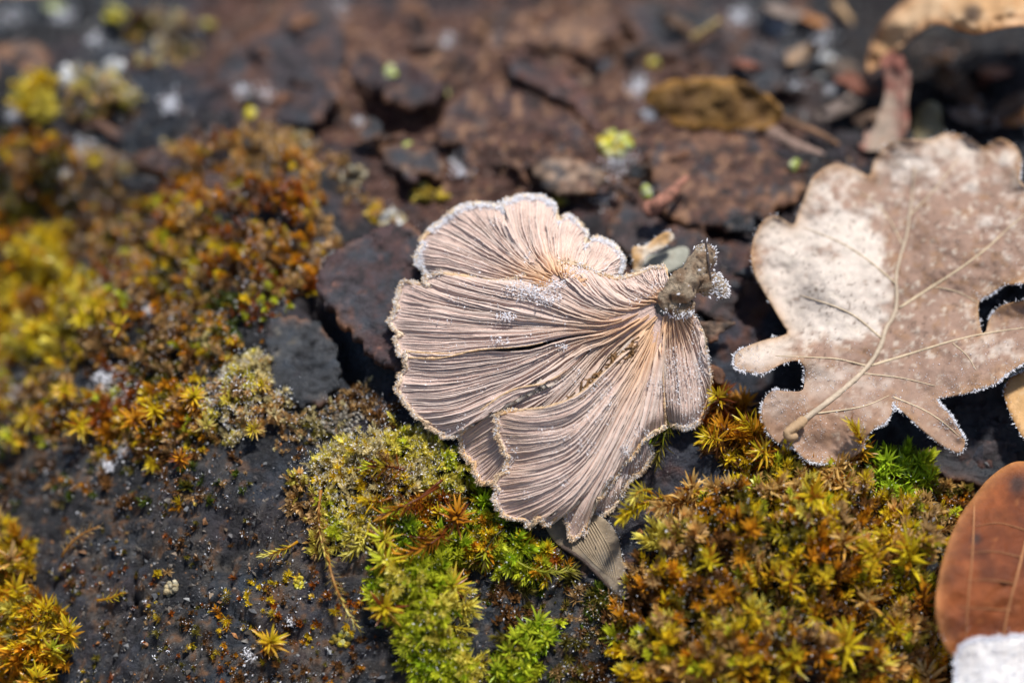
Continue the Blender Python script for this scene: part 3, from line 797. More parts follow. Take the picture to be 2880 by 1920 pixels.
    obj_from('rim', V, Q, T, mat=M_CAP, parent=lobe, col=rc)
    # side edges where one lobe lies over the next
    for e, v1 in ((0, 0.18 if key == 'E' else 0.45), (-1, 0.45)):
        k0 = int(K * v1)
        sp = S3[e, k0:] + Nn[e, k0:] * 0.012
        sp = catmull(sp, 60)
        rad2 = np.linspace(0.004, 0.014, 60) * (1 + 0.5 * fbm(np.arange(60) * 0.3, np.zeros(60) + e, sd + 25, 2))
        V, Q, T, C = tube(sp, rad2, 8, 0.6, sd + 2, orange_rim * 0.6 + rim_col * 0.4)
        obj_from('rim', V, Q, T, mat=M_CAP, parent=lobe, col=C)
    # frost on the rim and caught between the gills
    def rim_points(nf, spread_in):
        r = rng.uniform(0, nu - 1, nf); a = np.floor(r).astype(int); f = (r - a)[:, None]; a2 = np.minimum(a + 1, nu - 1)
        base = S3[a, -1] * (1 - f) + S3[a2, -1] * f
        outw = S3[a, -1] - S3[a, -4]; outw /= np.linalg.norm(outw, axis=1)[:, None]
        t_ = np.abs(rng.normal(0, 1, (nf, 1)))
        base = base + outw * (0.030 - t_ * spread_in) + Nn[a, -1] * rng.uniform(-0.01, 0.035, (nf, 1))
        return base, outw + Nn[a, -1] * 0.6
    # woolly fuzz of the rim itself
    nw = int(el[-1] * 9.0)
    base, dirn = rim_points(nw, 0.022)
    fv, ft = frost_mesh(base, dirn, rng, 0.012, 0.032, 0.85, 0.5)
    wc = mixc(np.broadcast_to(rim_col, (nw, 3)), orange_rim, np.clip(rng.normal(0.35 if key in 'DE' else 0.05 if key == 'A' else 0.25, 0.25, nw), 0, 0.9))
    tag(obj_from('fuzz', fv, tris=ft, mat=M_CAP, parent=lobe, smooth=False, col=np.repeat(wc, 6, 0)), kind='stuff')
    nf = int(el[-1] * (30.0 if key == 'A' else 9.0 * L['frost']))
    base, dirn = rim_points(nf, 0.050 if key == 'A' else 0.026)
    wn_ = vn(base[:, 0] / 0.13, base[:, 1] / 0.13, sd + 41) + (0.18 if key == 'A' else 0.02)
    base, dirn = base[wn_ > 0.45], dirn[wn_ > 0.45]
    fv, ft = frost_mesh(base, dirn, rng, 0.006, 0.028 if key == 'A' else 0.022, 0.8, 0.7)
    parts = [(fv, None, ft, (1, 1, 1))]
    ni = int(nu * 16 * (1.4 if key in 'EFG' else 0.7))
    ra = rng.integers(0, nu, ni); rk = rng.integers(int(K * 0.3), K, ni)
    w = vn(Gs[ra, rk, 0] / 45, Gs[ra, rk, 1] / 45, sd + 31) + (0.18 * sstep(1250, 1450, Gs[ra, rk, 1]) + 0.12 * sstep(1700, 1850, Gs[ra, rk, 0]))
    w = w + 0.6 * np.exp(-(path_dist([(1300, 800), (1420, 815), (1520, 835), (1560, 800)], Gs[ra, rk, 0], Gs[ra, rk, 1]) / 18) ** 2) * (key == 'B')
    m = w > 0.68
    fp = S3[ra, rk][m] + Nn[ra, rk][m] * rng.uniform(0.02, 0.06, (m.sum(), 1)) + rng.normal(0, 0.006, (m.sum(), 3))
    if key in 'BC':
        for hx, hy, hr, hk in ((1500, 820, 26, 260), (1535, 838, 22, 220), (1450, 812, 22, 120), (1424, 892, 12, 110), (1582, 975, 10, 60), (1400, 960, 16, 60), (1560, 800, 18, 120), (1620, 760, 20, 90)):
            if (key == 'C') != (hx == 1582): continue
            hp = rng.normal(0, 1, (hk, 2)) * (hr, hr * 0.5) + (hx, hy)
            hX = lift(hp[:, 0], hp[:, 1], HF(hp[:, 0], hp[:, 1]) + L['off'] + rng.uniform(0.05, 0.10, hk))
            fv, ft = frost_mesh(hX, np.tile([0, -0.2, 1.0], (hk, 1)), rng, 0.012, 0.030, 0.9, 0.95)
            parts.append((fv, None, ft, (1, 1, 1)))
    if len(fp):
        fv, ft = frost_mesh(fp, Nn[ra, rk][m], rng, 0.008, 0.020, 0.9, 0.9)
        parts.append((fv, None, ft, (1, 1, 1)))
    V, Q, T, C = cat_meshes(parts)
    tag(obj_from('frost', V, tris=T, mat=M_FROST, parent=lobe, smooth=False), kind='stuff')
print('GILLS', gill_total, DEPTHS)

# stalk
def P3(px, py, h): return lift(np.array(float(px)), np.array(float(py)), h)
def path3(pts, n): return catmull(np.array([P3(*p) for p in pts]), n)
stem_parts = []
def stemcol(V, seed):
    a = fbm(V[:, 0] * 9, V[:, 1] * 9 + V[:, 2] * 7, seed, 4)
    C = mixc(np.broadcast_to(np.array([0.50, 0.385, 0.265]), (len(V), 3)), np.array([0.27, 0.17, 0.10]), sstep(-0.3, 0.5, a))
    return mixc(C, np.array([0.07, 0.05, 0.04]), sstep(0.5, 0.65, fbm(V[:, 0] * 25, V[:, 1] * 25, seed + 1, 2)))
for pts, rr in (([(1862, 862, 1.05), (1885, 838, 1.12), (1915, 805, 1.18), (1950, 772, 1.22), (1975, 735, 1.25), (1980, 700, 1.25)], [0.06, 0.13, 0.155, 0.13, 0.11, 0.09]),
                ([(1945, 790, 1.15), (1985, 792, 1.15), (2018, 806, 1.1), (2026, 835, 1.05)], [0.12, 0.11, 0.085, 0.05]),
                ([(1890, 850, 1.05), (1920, 862, 1.05), (1945, 872, 1.0)], [0.10, 0.11, 0.06])):
    V, Q, T, C = tube(path3(pts, 46), np.interp(np.linspace(0, len(rr) - 1, 46), np.arange(len(rr)), rr), 30, 0.5, 77)
    stem_parts.append((V, Q, T, stemcol(V, 5)))
V, Q, T, C = cat_meshes(stem_parts)
stem = obj_from('stalk', V, Q, T, mat=M_STEM, parent=fungus, col=C)
V, Q, T, C = tube(path3([(1984, 668, 1.40), (1988, 700, 1.38), (1992, 735, 1.37), (1999, 785, 1.30)], 20), np.r_[np.linspace(0.006, 0.016, 10), np.linspace(0.016, 0.008, 10)], 8, 0.4, 3, (0.05, 0.035, 0.03))
obj_from('splinter', V, Q, T, mat=M_WOOD, parent=stem, col=C)
# crumbly dark pocket and frost on the stalk
rng = np.random.default_rng(5)
allv = np.vstack([s_[0] for s_ in stem_parts]); ax_, ay_ = pxof(allv)
wt = 0.05 + 1.0 * sstep(1990, 2015, ax_) + 0.9 * sstep(862, 880, ay_) + 0.5 * (ay_ < 705)
wt = wt / wt.sum(); kk = rng.choice(len(allv), 1100, p=wt)
cen = allv.mean(0); dn_ = allv[kk] - cen; dn_ /= np.linalg.norm(dn_, axis=1)[:, None]
fv, ft = frost_mesh(allv[kk] + rng.normal(0, 0.012, (1100, 3)), dn_ + np.array([0.2, 0, 0.3]), rng, 0.014, 0.036, 0.7, 0.9)
tag(obj_from('frost', fv, tris=ft, mat=M_FROST, parent=stem, smooth=False), kind='stuff')

# crumpled broken gills in the fold above the front lobe
crum = []
for i in range(60):
    cx = rng.uniform(1600, 1790); cy = 1118 - (cx - 1620) * 0.86 + rng.normal(0, 9)
    pts_ = [(cx + rng.normal(0, 10), cy + rng.normal(0, 9), 0.0) for _ in range(4)]
    X_ = np.array([lift(np.array(a_), np.array(b_), HF(a_, b_) + rng.uniform(0.06, 0.13)) for a_, b_, _ in pts_])
    crum.append(tube(catmull(X_, 14), np.linspace(0.012, 0.007, 14), 6, 0.4, i, np.array([0.26, 0.14, 0.06]) * rng.uniform(0.3, 1.2)))
V, Q, T, C = cat_meshes(crum)
tag(obj_from('torn_gills', V, Q, T, mat=M_GILL, parent=fungus, col=C), kind='stuff')
# ------------------------------------------------------------------ leaves
def edge_frost(poly3, nrm, rng, n, lo=0.012, hi=0.035, jit=0.02):
    k = rng.integers(0, len(poly3) - 1, n); f = rng.random((n, 1))
    p = poly3[k] * (1 - f) + poly3[k + 1] * f + rng.normal(0, jit, (n, 3))
    return frost_mesh(p, nrm[k], rng, lo, hi, 0.7)

def leaf_frost(outline_px, hf, rng, n_edge, n_top, weight, lo=0.012, hi=0.036, parent=None, band=14.0):
    """crystals along the outline and over the blade, thinned by weight(px, py)"""
    o = catmull(np.asarray(outline_px, float), 900, closed=True)
    c = o.mean(0)
    k = rng.integers(0, len(o), n_edge)
    p = o[k] + rng.normal(0, 2.2, (n_edge, 2))
    p = p[rng.random(n_edge) < weight(p[:, 0], p[:, 1])]
    tn = np.roll(o, -1, 0) - np.roll(o, 1, 0)
    nr = np.stack([tn[:, 1], -tn[:, 0]], 1)
    area = 0.5 * np.sum(o[:, 0] * np.roll(o[:, 1], -1) - np.roll(o[:, 0], -1) * o[:, 1])
    if area < 0: nr = -nr
    nr /= np.linalg.norm(nr, axis=1)[:, None] + 1e-9
    # which outline point is nearest, for an outward direction
    pos, dirs = [], []
    on, _ = near_on_poly(o[::3], p)
    kk = np.array([np.argmin(((o - q) ** 2).sum(1)) for q in on]) if len(on) else np.zeros(0, int)
    X = lift(p[:, 0], p[:, 1], hf(p[:, 0], p[:, 1]) - 0.005)
    out = nr[kk][:, :1] * RGT - nr[kk][:, 1:] * UPV
    pos.append(X); dirs.append(out + np.array([0, 0, 0.45]))
    lo_, hi_ = o.min(0), o.max(0)
    t = rng.uniform(lo_, hi_, (n_top * 4, 2)); t = t[inside(o, t[:, 0], t[:, 1])]
    _, d = near_on_poly(o[::3], t)
    t = t[rng.random(len(t)) < (0.10 + np.exp(-d / band)) * weight(t[:, 0], t[:, 1])][:n_top]
    X2 = lift(t[:, 0], t[:, 1], hf(t[:, 0], t[:, 1]) + 0.004)
    pos.append(X2); dirs.append(np.tile([0, -0.2, 1.0], (len(X2), 1)))
    v1, t1 = frost_mesh(pos[0], dirs[0], rng, lo, hi, 0.55, 0.7)
    v2, t2 = frost_mesh(pos[1], dirs[1], rng, lo * 0.6, hi * 0.55, 0.8, 0.9)
    V, Q, T, C = cat_meshes([(v1, None, t1, (1, 1, 1)), (v2, None, t2, (1, 1, 1))])
    return tag(obj_from('frost', V, tris=T, mat=M_FROST, parent=parent, smooth=False), kind='stuff')

def vein(pts, hf, r0, r1, parent, name='vein', col=(0.55, 0.43, 0.28), up=0.012, ns=7, rough=0.15):
    p = catmull(np.asarray(pts, float), max(12, 5 * len(pts)))
    X = lift(p[:, 0], p[:, 1], hf(p[:, 0], p[:, 1]) + up)
    V, Q, T, C = tube(X, np.linspace(r0, r1, len(X)), ns, rough, 3, col)
    return obj_from(name, V, Q, T, mat=M_VEIN, parent=parent, col=C)

# --- oak leaf
OAK = [(2234, 1262), (2181, 1240), (2153, 1203), (2142, 1158), (2149, 1122), (2175, 1098), (2215, 1100), (2256, 1098), (2262, 1065), (2262, 1030), (2240, 1012), (2205, 1020), (2173, 1036), (2136, 1050),
       (2083, 1040), (2065, 1026), (2069, 995), (2096, 975), (2149, 956), (2214, 938), (2206, 918), (2181, 877), (2149, 820), (2120, 767), (2112, 713), (2122, 665), (2149, 618), (2181, 607), (2212, 622), (2232, 634),
       (2244, 600), (2263, 551), (2281, 506), (2308, 478), (2349, 461), (2389, 469), (2425, 486), (2447, 494), (2455, 461), (2479, 420), (2512, 396), (2557, 392), (2614, 392), (2655, 376), (2704, 380), (2744, 396),
       (2765, 418), (2785, 400), (2818, 390), (2855, 412), (2873, 449), (2868, 502), (2890, 525), (2960, 560), (3000, 680), (2985, 790), (2880, 796), (2820, 804), (2785, 828), (2752, 850), (2760, 930), (2772, 932), (2786, 890),
       (2818, 858), (2880, 846), (2985, 842), (3010, 920), (2950, 985), (2880, 1020), (2838, 1046), (2798, 1078), (2757, 1092), (2704, 1108), (2660, 1116), (2634, 1124), (2667, 1162), (2696, 1207), (2714, 1244),
       (2700, 1272), (2655, 1254), (2606, 1218), (2561, 1177), (2522, 1144), (2508, 1128), (2512, 1150), (2491, 1187), (2455, 1207), (2434, 1236), (2424, 1266), (2380, 1290), (2320, 1302), (2267, 1292)]
oak_h = TPS([(2234, 1262, .50), (2153, 1203, .62), (2145, 1130, .70), (2215, 1100, .72), (2262, 1065, .55), (2240, 1015, .75), (2170, 1034, .80), (2083, 1040, .70), (2069, 1005, .62), (2149, 956, .40), (2210, 930, .28),
             (2120, 750, .45), (2155, 618, .52), (2235, 634, .40), (2300, 480, .60), (2447, 500, .42), (2560, 395, .70), (2765, 420, .55), (2860, 440, .7), (2990, 680, .75), (2760, 858, .45), (2880, 840, .62), (2860, 800, .66),
             (2985, 835, .75), (2880, 1020, .75), (2757, 1090, .72), (2660, 1120, .62), (2714, 1250, .58), (2600, 1210, .70), (2515, 1140, .60), (2490, 1187, .78), (2430, 1250, .66), (2320, 1302, .42),
             (2500, 900, .42), (2530, 720, .46), (2380, 1085, .58), (2320, 1140, .62), (2330, 800, .62), (2320, 600, .55), (2640, 640, .60), (2660, 980, .60), (2570, 1090, .56), (2700, 760, .55)])
OAK_S = catmull(np.array(OAK, float), 330, closed=True)
def oak_curl(px, py):
    px = np.asarray(px, float); py = np.asarray(py, float)
    _, d = near_on_poly(OAK_S, np.stack([px.ravel(), py.ravel()], 1))
    d = d.reshape(px.shape)
    return (0.09 + 0.12 * fbm(px / 120, py / 110, 205, 2)) * np.exp(-d / 30.0)
def oak_hf(px, py):
    d = path_dist([(2215, 1215), (2389, 1081), (2475, 975), (2516, 881), (2520, 783), (2565, 551)], px, py)
    d2 = np.minimum(path_dist([(2451, 1028), (2573, 991), (2696, 954), (2880, 922)], px, py), path_dist([(2532, 864), (2614, 811), (2777, 697), (2890, 590)], px, py))
    return oak_h(px, py) - 0.05 * np.exp(-d / 28.0) - 0.035 * np.exp(-d2 / 22.0) + 0.055 * fbm(px / 85, py / 70, 201, 3) + 0.012 * fbm(px / 16, py / 16, 202, 3) + oak_curl(px, py)
ob = on_bark(np.array(2430.0), np.array(930.0))
oak = thing('oak_leaf', ob, 'large pale brown dry oak leaf with frosted lobes beside the fungus stalk', 'leaf')
V, Q, pts, d, n = sheet(OAK, oak_hf, 5.0, 0.016, smooth_n=330, wob=2.0, seed=61)
a = fbm(pts[:, 0] / 110, pts[:, 1] / 90, 211, 4); b = fbm(pts[:, 0] / 28, pts[:, 1] / 24, 213, 4); c = fbm(pts[:, 0] / 9, pts[:, 1] / 9, 214, 3)
pale = sstep(-0.25, 0.45, a + 0.5 * b + 0.75 * np.exp(-(((pts[:, 0] - 2300) / 190) ** 2 + ((pts[:, 1] - 760) / 260) ** 2)) - 0.15 + 0.35 * np.exp(-(((pts[:, 0] - 2620) / 250) ** 2 + ((pts[:, 1] - 450) / 120) ** 2)) - 0.38 * sstep(2480, 2560, pts[:, 0]) * sstep(520, 600, pts[:, 1]))
C = mixc(np.broadcast_to(np.array([0.31, 0.195, 0.14]), (len(V), 3)), np.array([0.62, 0.53, 0.45]), pale)
C = mixc(C, np.array([0.30, 0.17, 0.095]), sstep(0.05, 0.5, b - 0.4 * pale) * 0.75)
C = mixc(C, np.array([0.66, 0.57, 0.46]), sstep(0.25, 0.55, fbm(pts[:, 0] / 15, pts[:, 1] / 13, 216, 3)) * 0.5)
C = mixc(C, np.array([0.36, 0.19, 0.07]), np.exp(-d / 16.0) * 0.75)
C = mixc(C, np.array([0.13, 0.08, 0.055]), sstep(0.35, 0.65, c) * 0.7)
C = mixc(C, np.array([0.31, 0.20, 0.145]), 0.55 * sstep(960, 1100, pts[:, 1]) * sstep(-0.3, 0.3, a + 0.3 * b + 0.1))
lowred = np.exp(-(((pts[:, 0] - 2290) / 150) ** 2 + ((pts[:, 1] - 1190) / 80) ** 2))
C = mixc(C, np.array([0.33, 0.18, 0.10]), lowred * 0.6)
C[n:] = C[n:] * np.array([0.75, 0.5, 0.35])
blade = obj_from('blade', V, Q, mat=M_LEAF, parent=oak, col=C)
vein([(2232, 1212), (2259, 1183), (2328, 1130), (2389, 1081), (2442, 1028), (2475, 975), (2491, 926), (2516, 881), (2522, 836), (2520, 783), (2532, 722), (2549, 664), (2565, 551), (2572, 470)], oak_hf, 0.036, 0.009, oak, 'midrib', (0.42, 0.33, 0.235), 0.012, 12, 0.35)
for pts_, r0 in (([(2451, 1028), (2573, 991), (2696, 954), (2818, 930), (2950, 915)], 0.022), ([(2530, 866), (2614, 811), (2696, 758), (2777, 697), (2838, 640), (2930, 565)], 0.022),
                 ([(2478, 950), (2410, 893), (2349, 862), (2250, 830)], 0.014), ([(2300, 1162), (2400, 1148), (2450, 1135), (2500, 1112)], 0.014), ([(2512, 1116), (2593, 1150), (2650, 1185), (2696, 1225)], 0.014),
                 ([(2430, 1050), (2532, 1062), (2630, 1085)], 0.012), ([(2442, 1030), (2360, 1010), (2290, 1005), (2180, 1000)], 0.013), ([(2522, 800), (2440, 730), (2360, 680), (2260, 640)], 0.014),
                 ([(2680, 965), (2720, 1000), (2745, 1040)], 0.008), ([(2540, 690), (2490, 600), (2420, 540)], 0.010), ([(2555, 610), (2640, 520), (2700, 440)], 0.010), ([(2620, 805), (2690, 820), (2750, 850)], 0.008)):
    vein(pts_, oak_hf, r0 * 0.75, 0.004, oak, up=0.005)
# the curled end of the leaf stalk
X = path3([(2262, 1182, .66), (2235, 1200, .72), (2215, 1216, .75), (2222, 1230, .72), (2240, 1226, .70)], 24)
V, Q, T, C = tube(X, np.interp(np.linspace(0, 1, 24), [0, .5, 1], [0.055, 0.05, 0.04]), 10, 0.3, 9, (0.34, 0.22, 0.12))
obj_from('stalk', V, Q, T, mat=M_VEIN, parent=oak, col=C)
rng = np.random.default_rng(31)
oakw = lambda x, y: np.clip(0.04 + 1.0 * sstep(930, 1030, y) * (0.35 + 0.65 * sstep(0.35, 0.6, vn(x / 50, y / 50, 71))) + 0.9 * np.exp(-((x - 2790) / 50) ** 2 - ((y - 850) / 45) ** 2) + 0.25 * sstep(2840, 2880, x), 0, 1)
leaf_frost(OAK, oak_hf, rng, 26000, 22000, lambda x, y: oakw(x, y) * (0.12 + 0.88 * sstep(0.38, 0.62, vn(x / 26, y / 26, 73))), 0.007, 0.030, oak, 40.0)

# --- generic leaf or leaf scrap
def leaf_thing(name, label, poly, ctrl, cols, cat='leaf', mat=None, wav=0.03, step=10, frost=None, edgecol=None, spots=(), veins=(), thick=0.014, seed=0, smooth=True, wob=2.0, group=None, vcol=(0.4, 0.28, 0.16)):
    hh = TPS(ctrl)
    hf = lambda px, py: hh(px, py) + wav * fbm(px / 60, py / 55, seed + 2, 3) + wav * 0.2 * fbm(px / 14, py / 14, seed + 3, 2)
    cen = np.mean(poly, 0)
    base = lift(np.array(cen[0]), np.array(cen[1]), 0.0)
    t = thing(name, base, label, cat, group)
    V, Q, pts, d, n = sheet(poly, hf, step, thick, smooth_n=max(70, 8 * len(poly)) if smooth else 0, wob=wob, seed=seed)
    a = fbm(pts[:, 0] / 80, pts[:, 1] / 80, seed + 5, 4); b = fbm(pts[:, 0] / 22, pts[:, 1] / 22, seed + 6, 4)
    C = mixc(np.broadcast_to(np.array(cols[0]), (len(V), 3)), np.array(cols[1]), sstep(-0.35, 0.45, a + 0.4 * b))
    C = mixc(C, np.array(cols[2]), sstep(0.3, 0.65, b) * 0.6)
    if edgecol is not None: C = mixc(C, np.array(edgecol), np.exp(-d / 14.0) * 0.7)
    for sx, sy, sr in spots:
        C = mixc(C, np.array([0.03, 0.018, 0.015]), np.exp(-(((pts[:, 0] - sx) ** 2 + (pts[:, 1] - sy) ** 2) / sr ** 2) ** 2) * 0.9)
    obj_from('blade', V, Q, mat=mat or M_LEAF, parent=t, col=C)
    for v_, r_ in veins: vein(v_, hf, r_, r_ * 0.4, t, col=vcol)
    if frost:
        rg = np.random.default_rng(seed + 9)
        leaf_frost(poly, hf, rg, frost[0], frost[1], frost[2], frost[3], frost[4], t, frost[5] if len(frost) > 5 else 14.0)
    return t

leaf_thing('beech_leaf', 'smooth rust brown beech leaf with dark spots standing beside the moss cushion',
           [(2880, 1296), (2830, 1308), (2780, 1345), (2735, 1400), (2690, 1470), (2655, 1560), (2636, 1640), (2632, 1720), (2650, 1800), (2690, 1850), (2800, 1880), (2950, 1870), (3080, 1800), (3110, 1600), (3060, 1420), (2980, 1320)],
           [(2880, 1296, .55), (2735, 1400, .75), (2655, 1560, 1.05), (2636, 1660, 1.2), (2690, 1850, 1.25), (2950, 1870, 1.4), (3100, 1600, 1.0), (2980, 1320, .6), (2820, 1600, 1.25)],
           [(0.21, 0.056, 0.015), (0.135, 0.034, 0.010), (0.31, 0.105, 0.032)], mat=M_GLEAF, edgecol=(0.48, 0.21, 0.07), spots=[(2862, 1362, 26), (2746, 1513, 17)],
           veins=[([(2740, 1420), (2735, 1560), (2722, 1700), (2715, 1850)], 0.010), ([(2890, 1500), (2860, 1620), (2830, 1740), (2815, 1870)], 0.016)] + [([(2885 - 14 * k, 1490 + 75 * k), (2810 - 14 * k, 1470 + 80 * k), (2735 - 12 * k, 1480 + 75 * k)], 0.006) for k in range(4)], seed=301, wav=0.07, vcol=(0.34, 0.15, 0.06),
           frost=(100, 260, lambda x, y: 0.9 * sstep(1690, 1800, y) * (vn(x / 25, y / 60, 5) > 0.5), 0.012, 0.03, 400.0))
leaf_thing('frosted_leaf', 'white frost covered leaf in the corner below the rust brown beech leaf',
           [(2692, 1880), (2700, 1832), (2730, 1806), (2800, 1800), (2900, 1790), (3060, 1790), (3100, 1950), (3000, 2080), (2800, 2100), (2700, 2010)],
           [(2692, 1880, 1.5), (2730, 1806, 1.55), (2900, 1790, 1.65), (3080, 1900, 1.6), (2850, 1950, 1.85), (2750, 2080, 1.85), (3000, 2080, 1.9)],
           [(0.82, 0.78, 0.74), (0.74, 0.69, 0.64), (0.86, 0.85, 0.85)], wav=0.05, seed=311, frost=(5500, 5200, lambda x, y: np.full(np.shape(x), 0.95), 0.016, 0.05, 300.0))
leaf_thing('orange_leaf', 'small tan orange leaf sticking out past the oak leaf',
           [(2826, 1085), (2860, 1052), (2960, 1030), (3040, 1150), (2980, 1270), (2890, 1240), (2850, 1180), (2830, 1130)],
           [(2826, 1085, .42), (2960, 1030, .45), (3040, 1150, .7), (2890, 1240, .6), (2850, 1180, .5)],
           [(0.66, 0.42, 0.20), (0.58, 0.34, 0.14), (0.7, 0.5, 0.3)], wav=0.02, seed=321, edgecol=(0.5, 0.24, 0.07), frost=(500, 150, lambda x, y: np.full(np.shape(x), 0.6), 0.012, 0.03))
leaf_thing('curled_leaf', 'pale tan leaf arching over the dark hollow at the back of the log',
           [(2438, 190), (2452, 120), (2490, 55), (2550, 0), (2640, -60), (2800, -90), (2980, -80), (3000, 60), (2930, 100), (2890, 72), (2810, 82), (2745, 96), (2690, 84), (2640, 66), (2580, 92), (2530, 140), (2480, 178), (2448, 205)],
           [(2440, 195, .55), (2490, 55, 1.1), (2550, 0, 1.3), (2640, -60, 1.3), (2800, -90, 1.2), (2980, -80, 1.3), (2930, 90, 1.75), (2810, 82, 1.7), (2690, 84, 1.6), (2580, 92, 1.35), (2500, 160, .85), (2700, 20, 1.75), (2850, 10, 1.8)],
           [(0.60, 0.41, 0.24), (0.48, 0.28, 0.13), (0.40, 0.18, 0.07)], wav=0.14, seed=331, edgecol=(0.42, 0.18, 0.07), spots=[(2735, 40, 30)])
leaf_thing('leaf_scrap', 'shrivelled red brown leaf scrap hanging below the arching pale leaf',
           [(2478, 165), (2520, 145), (2552, 180), (2560, 230), (2552, 290), (2556, 350), (2530, 400), (2470, 425), (2415, 415), (2440, 360), (2478, 300), (2490, 240)],
           [(2500, 160, .85), (2555, 230, .75), (2490, 240, .6), (2552, 350, .45), (2415, 415, .30), (2520, 400, .3)],
           [(0.28, 0.105, 0.075), (0.32, 0.24, 0.18), (0.38, 0.16, 0.08)], wav=0.06, seed=341)
leaf_thing('leaf_scrap', 'dull ochre scrap of leaf standing between the red scrap and the dark hollow',
           [(2570, 330), (2610, 285), (2645, 300), (2650, 350), (2670, 385), (2640, 410), (2580, 405)],
           [(2570, 330, .3), (2610, 285, .55), (2650, 350, .4), (2640, 410, .15), (2580, 405, .15)], [(0.22, 0.17, 0.05), (0.28, 0.25, 0.16), (0.3, 0.2, 0.06)], wav=0.05, seed=343)
leaf_thing('wet_leaf', 'wet ochre brown leaf plastered on the bark above the brown bark plate',
           [(1812, 268), (1860, 238), (1950, 218), (2060, 226), (2140, 256), (2195, 292), (2206, 330), (2160, 362), (2080, 368), (2000, 362), (1920, 358), (1850, 322)],
           [(1812, 268, .34), (1950, 218, .62), (2060, 226, .66), (2195, 300, .45), (2160, 362, .25), (2000, 362, .22), (1850, 322, .25), (2000, 290, .45)],
           [(0.17, 0.09, 0.026), (0.12, 0.06, 0.02), (0.24, 0.135, 0.04)], mat=M_GLEAF, wav=0.09, wob=14, seed=351, spots=[(2110, 236, 14), (2080, 240, 10), (2030, 290, 7), (1990, 262, 8)], edgecol=(0.36, 0.17, 0.03))
leaf_thing('leaf_scrap', 'curled orange and white leaf scrap behind the fungus stalk',
           [(1780, 695), (1815, 690), (1850, 665), (1880, 651), (1895, 668), (1860, 700), (1822, 718), (1808, 748), (1800, 772), (1784, 768), (1778, 728)],
           [(1780, 695, .55), (1880, 651, .6), (1822, 718, .5), (1800, 772, .4)], [(0.55, 0.32, 0.13), (0.62, 0.52, 0.4), (0.48, 0.24, 0.08)], wav=0.05, seed=361, step=6, frost=(260, 60, lambda x, y: np.full(np.shape(x), 0.6), 0.012, 0.03))
leaf_thing('leaf_scrap', 'flat grey green leaf scrap under the fungus stalk',
           [(1808, 730), (1860, 712), (1914, 694), (1938, 705), (1924, 744), (1880, 765), (1810, 790)],
           [(1808, 730, .30), (1914, 694, .35), (1924, 744, .3), (1810, 790, .25)], [(0.36, 0.35, 0.28), (0.42, 0.38, 0.30), (0.3, 0.24, 0.16)], wav=0.03, seed=371, step=6)
leaf_thing('leaf_scrap', 'grey tan fibrous leaf skeleton tucked under the lowest tip of the fungus',
           [(1535, 1470), (1600, 1440), (1654, 1440), (1705, 1462), (1736, 1505), (1748, 1556), (1762, 1620), (1762, 1676), (1727, 1664), (1674, 1607), (1613, 1558), (1564, 1525)],
           [(1535, 1470, .06), (1654, 1440, .10), (1736, 1505, .14), (1762, 1640, .16), (1674, 1607, .10), (1600, 1540, .06)], [(0.20, 0.165, 0.125), (0.28, 0.21, 0.135), (0.06, 0.055, 0.055)], wav=0.03, seed=381, step=6,
           veins=[([(1600 + 9 * i, 1450 + 2 * i), (1640 + 10 * i, 1530 + 3 * i), (1690 + 6 * i, 1600 + 5 * i)], 0.004) for i in range(-2, 9)], vcol=(0.46, 0.35, 0.22), frost=(300, 80, lambda x, y: sstep(1640, 1740, x) * 0.8, 0.010, 0.024))


# --- dead leaf scraps in the litter at the back of the log
lr = np.random.default_rng(88)
LIT = [('red brown', (0.20, 0.07, 0.04), (0.15, 0.06, 0.04)), ('dull tan', (0.36, 0.25, 0.16), (0.28, 0.18, 0.11)), ('dark brown', (0.07, 0.042, 0.03), (0.11, 0.065, 0.04)), ('grey brown', (0.22, 0.17, 0.14), (0.16, 0.12, 0.10)), ('orange brown', (0.34, 0.15, 0.05), (0.26, 0.10, 0.04))]
SPOT = [(2260, 150, 1, 'leaf scrap lying behind the brown twig', 50), (2360, 300, 3, 'leaf scrap between the twig and the shrivelled red scrap', 70), (2400, 230, 0, 'leaf scrap leaning on the arching pale leaf tip', 55), (2690, 240, 2, 'leaf scrap lying deep in the dark hollow', 80), (2800, 200, 0, 'leaf scrap in the hollow under the arching leaf', 70),
        (2830, 310, 2, 'leaf scrap in the hollow behind the oak leaf top', 75), (2740, 330, 3, 'leaf scrap sticking up just behind the oak leaf top', 55), (2200, 30, 3, 'leaf scrap at the very back of the litter', 60), (2300, 60, 4, 'leaf scrap among the pale lichen crumbs', 36), (2870, 330, 4, 'leaf scrap curling beside the oak leaf top corner', 50),
        (2120, 190, 0, 'leaf scrap just behind the wet ochre leaf', 45), (2460, 330, 2, 'leaf scrap tucked under the shrivelled red scrap', 60), (2640, 170, 4, 'leaf scrap below the arching leaf edge', 40), (1900, 60, 2, 'leaf scrap on the dark back plate', 55)]
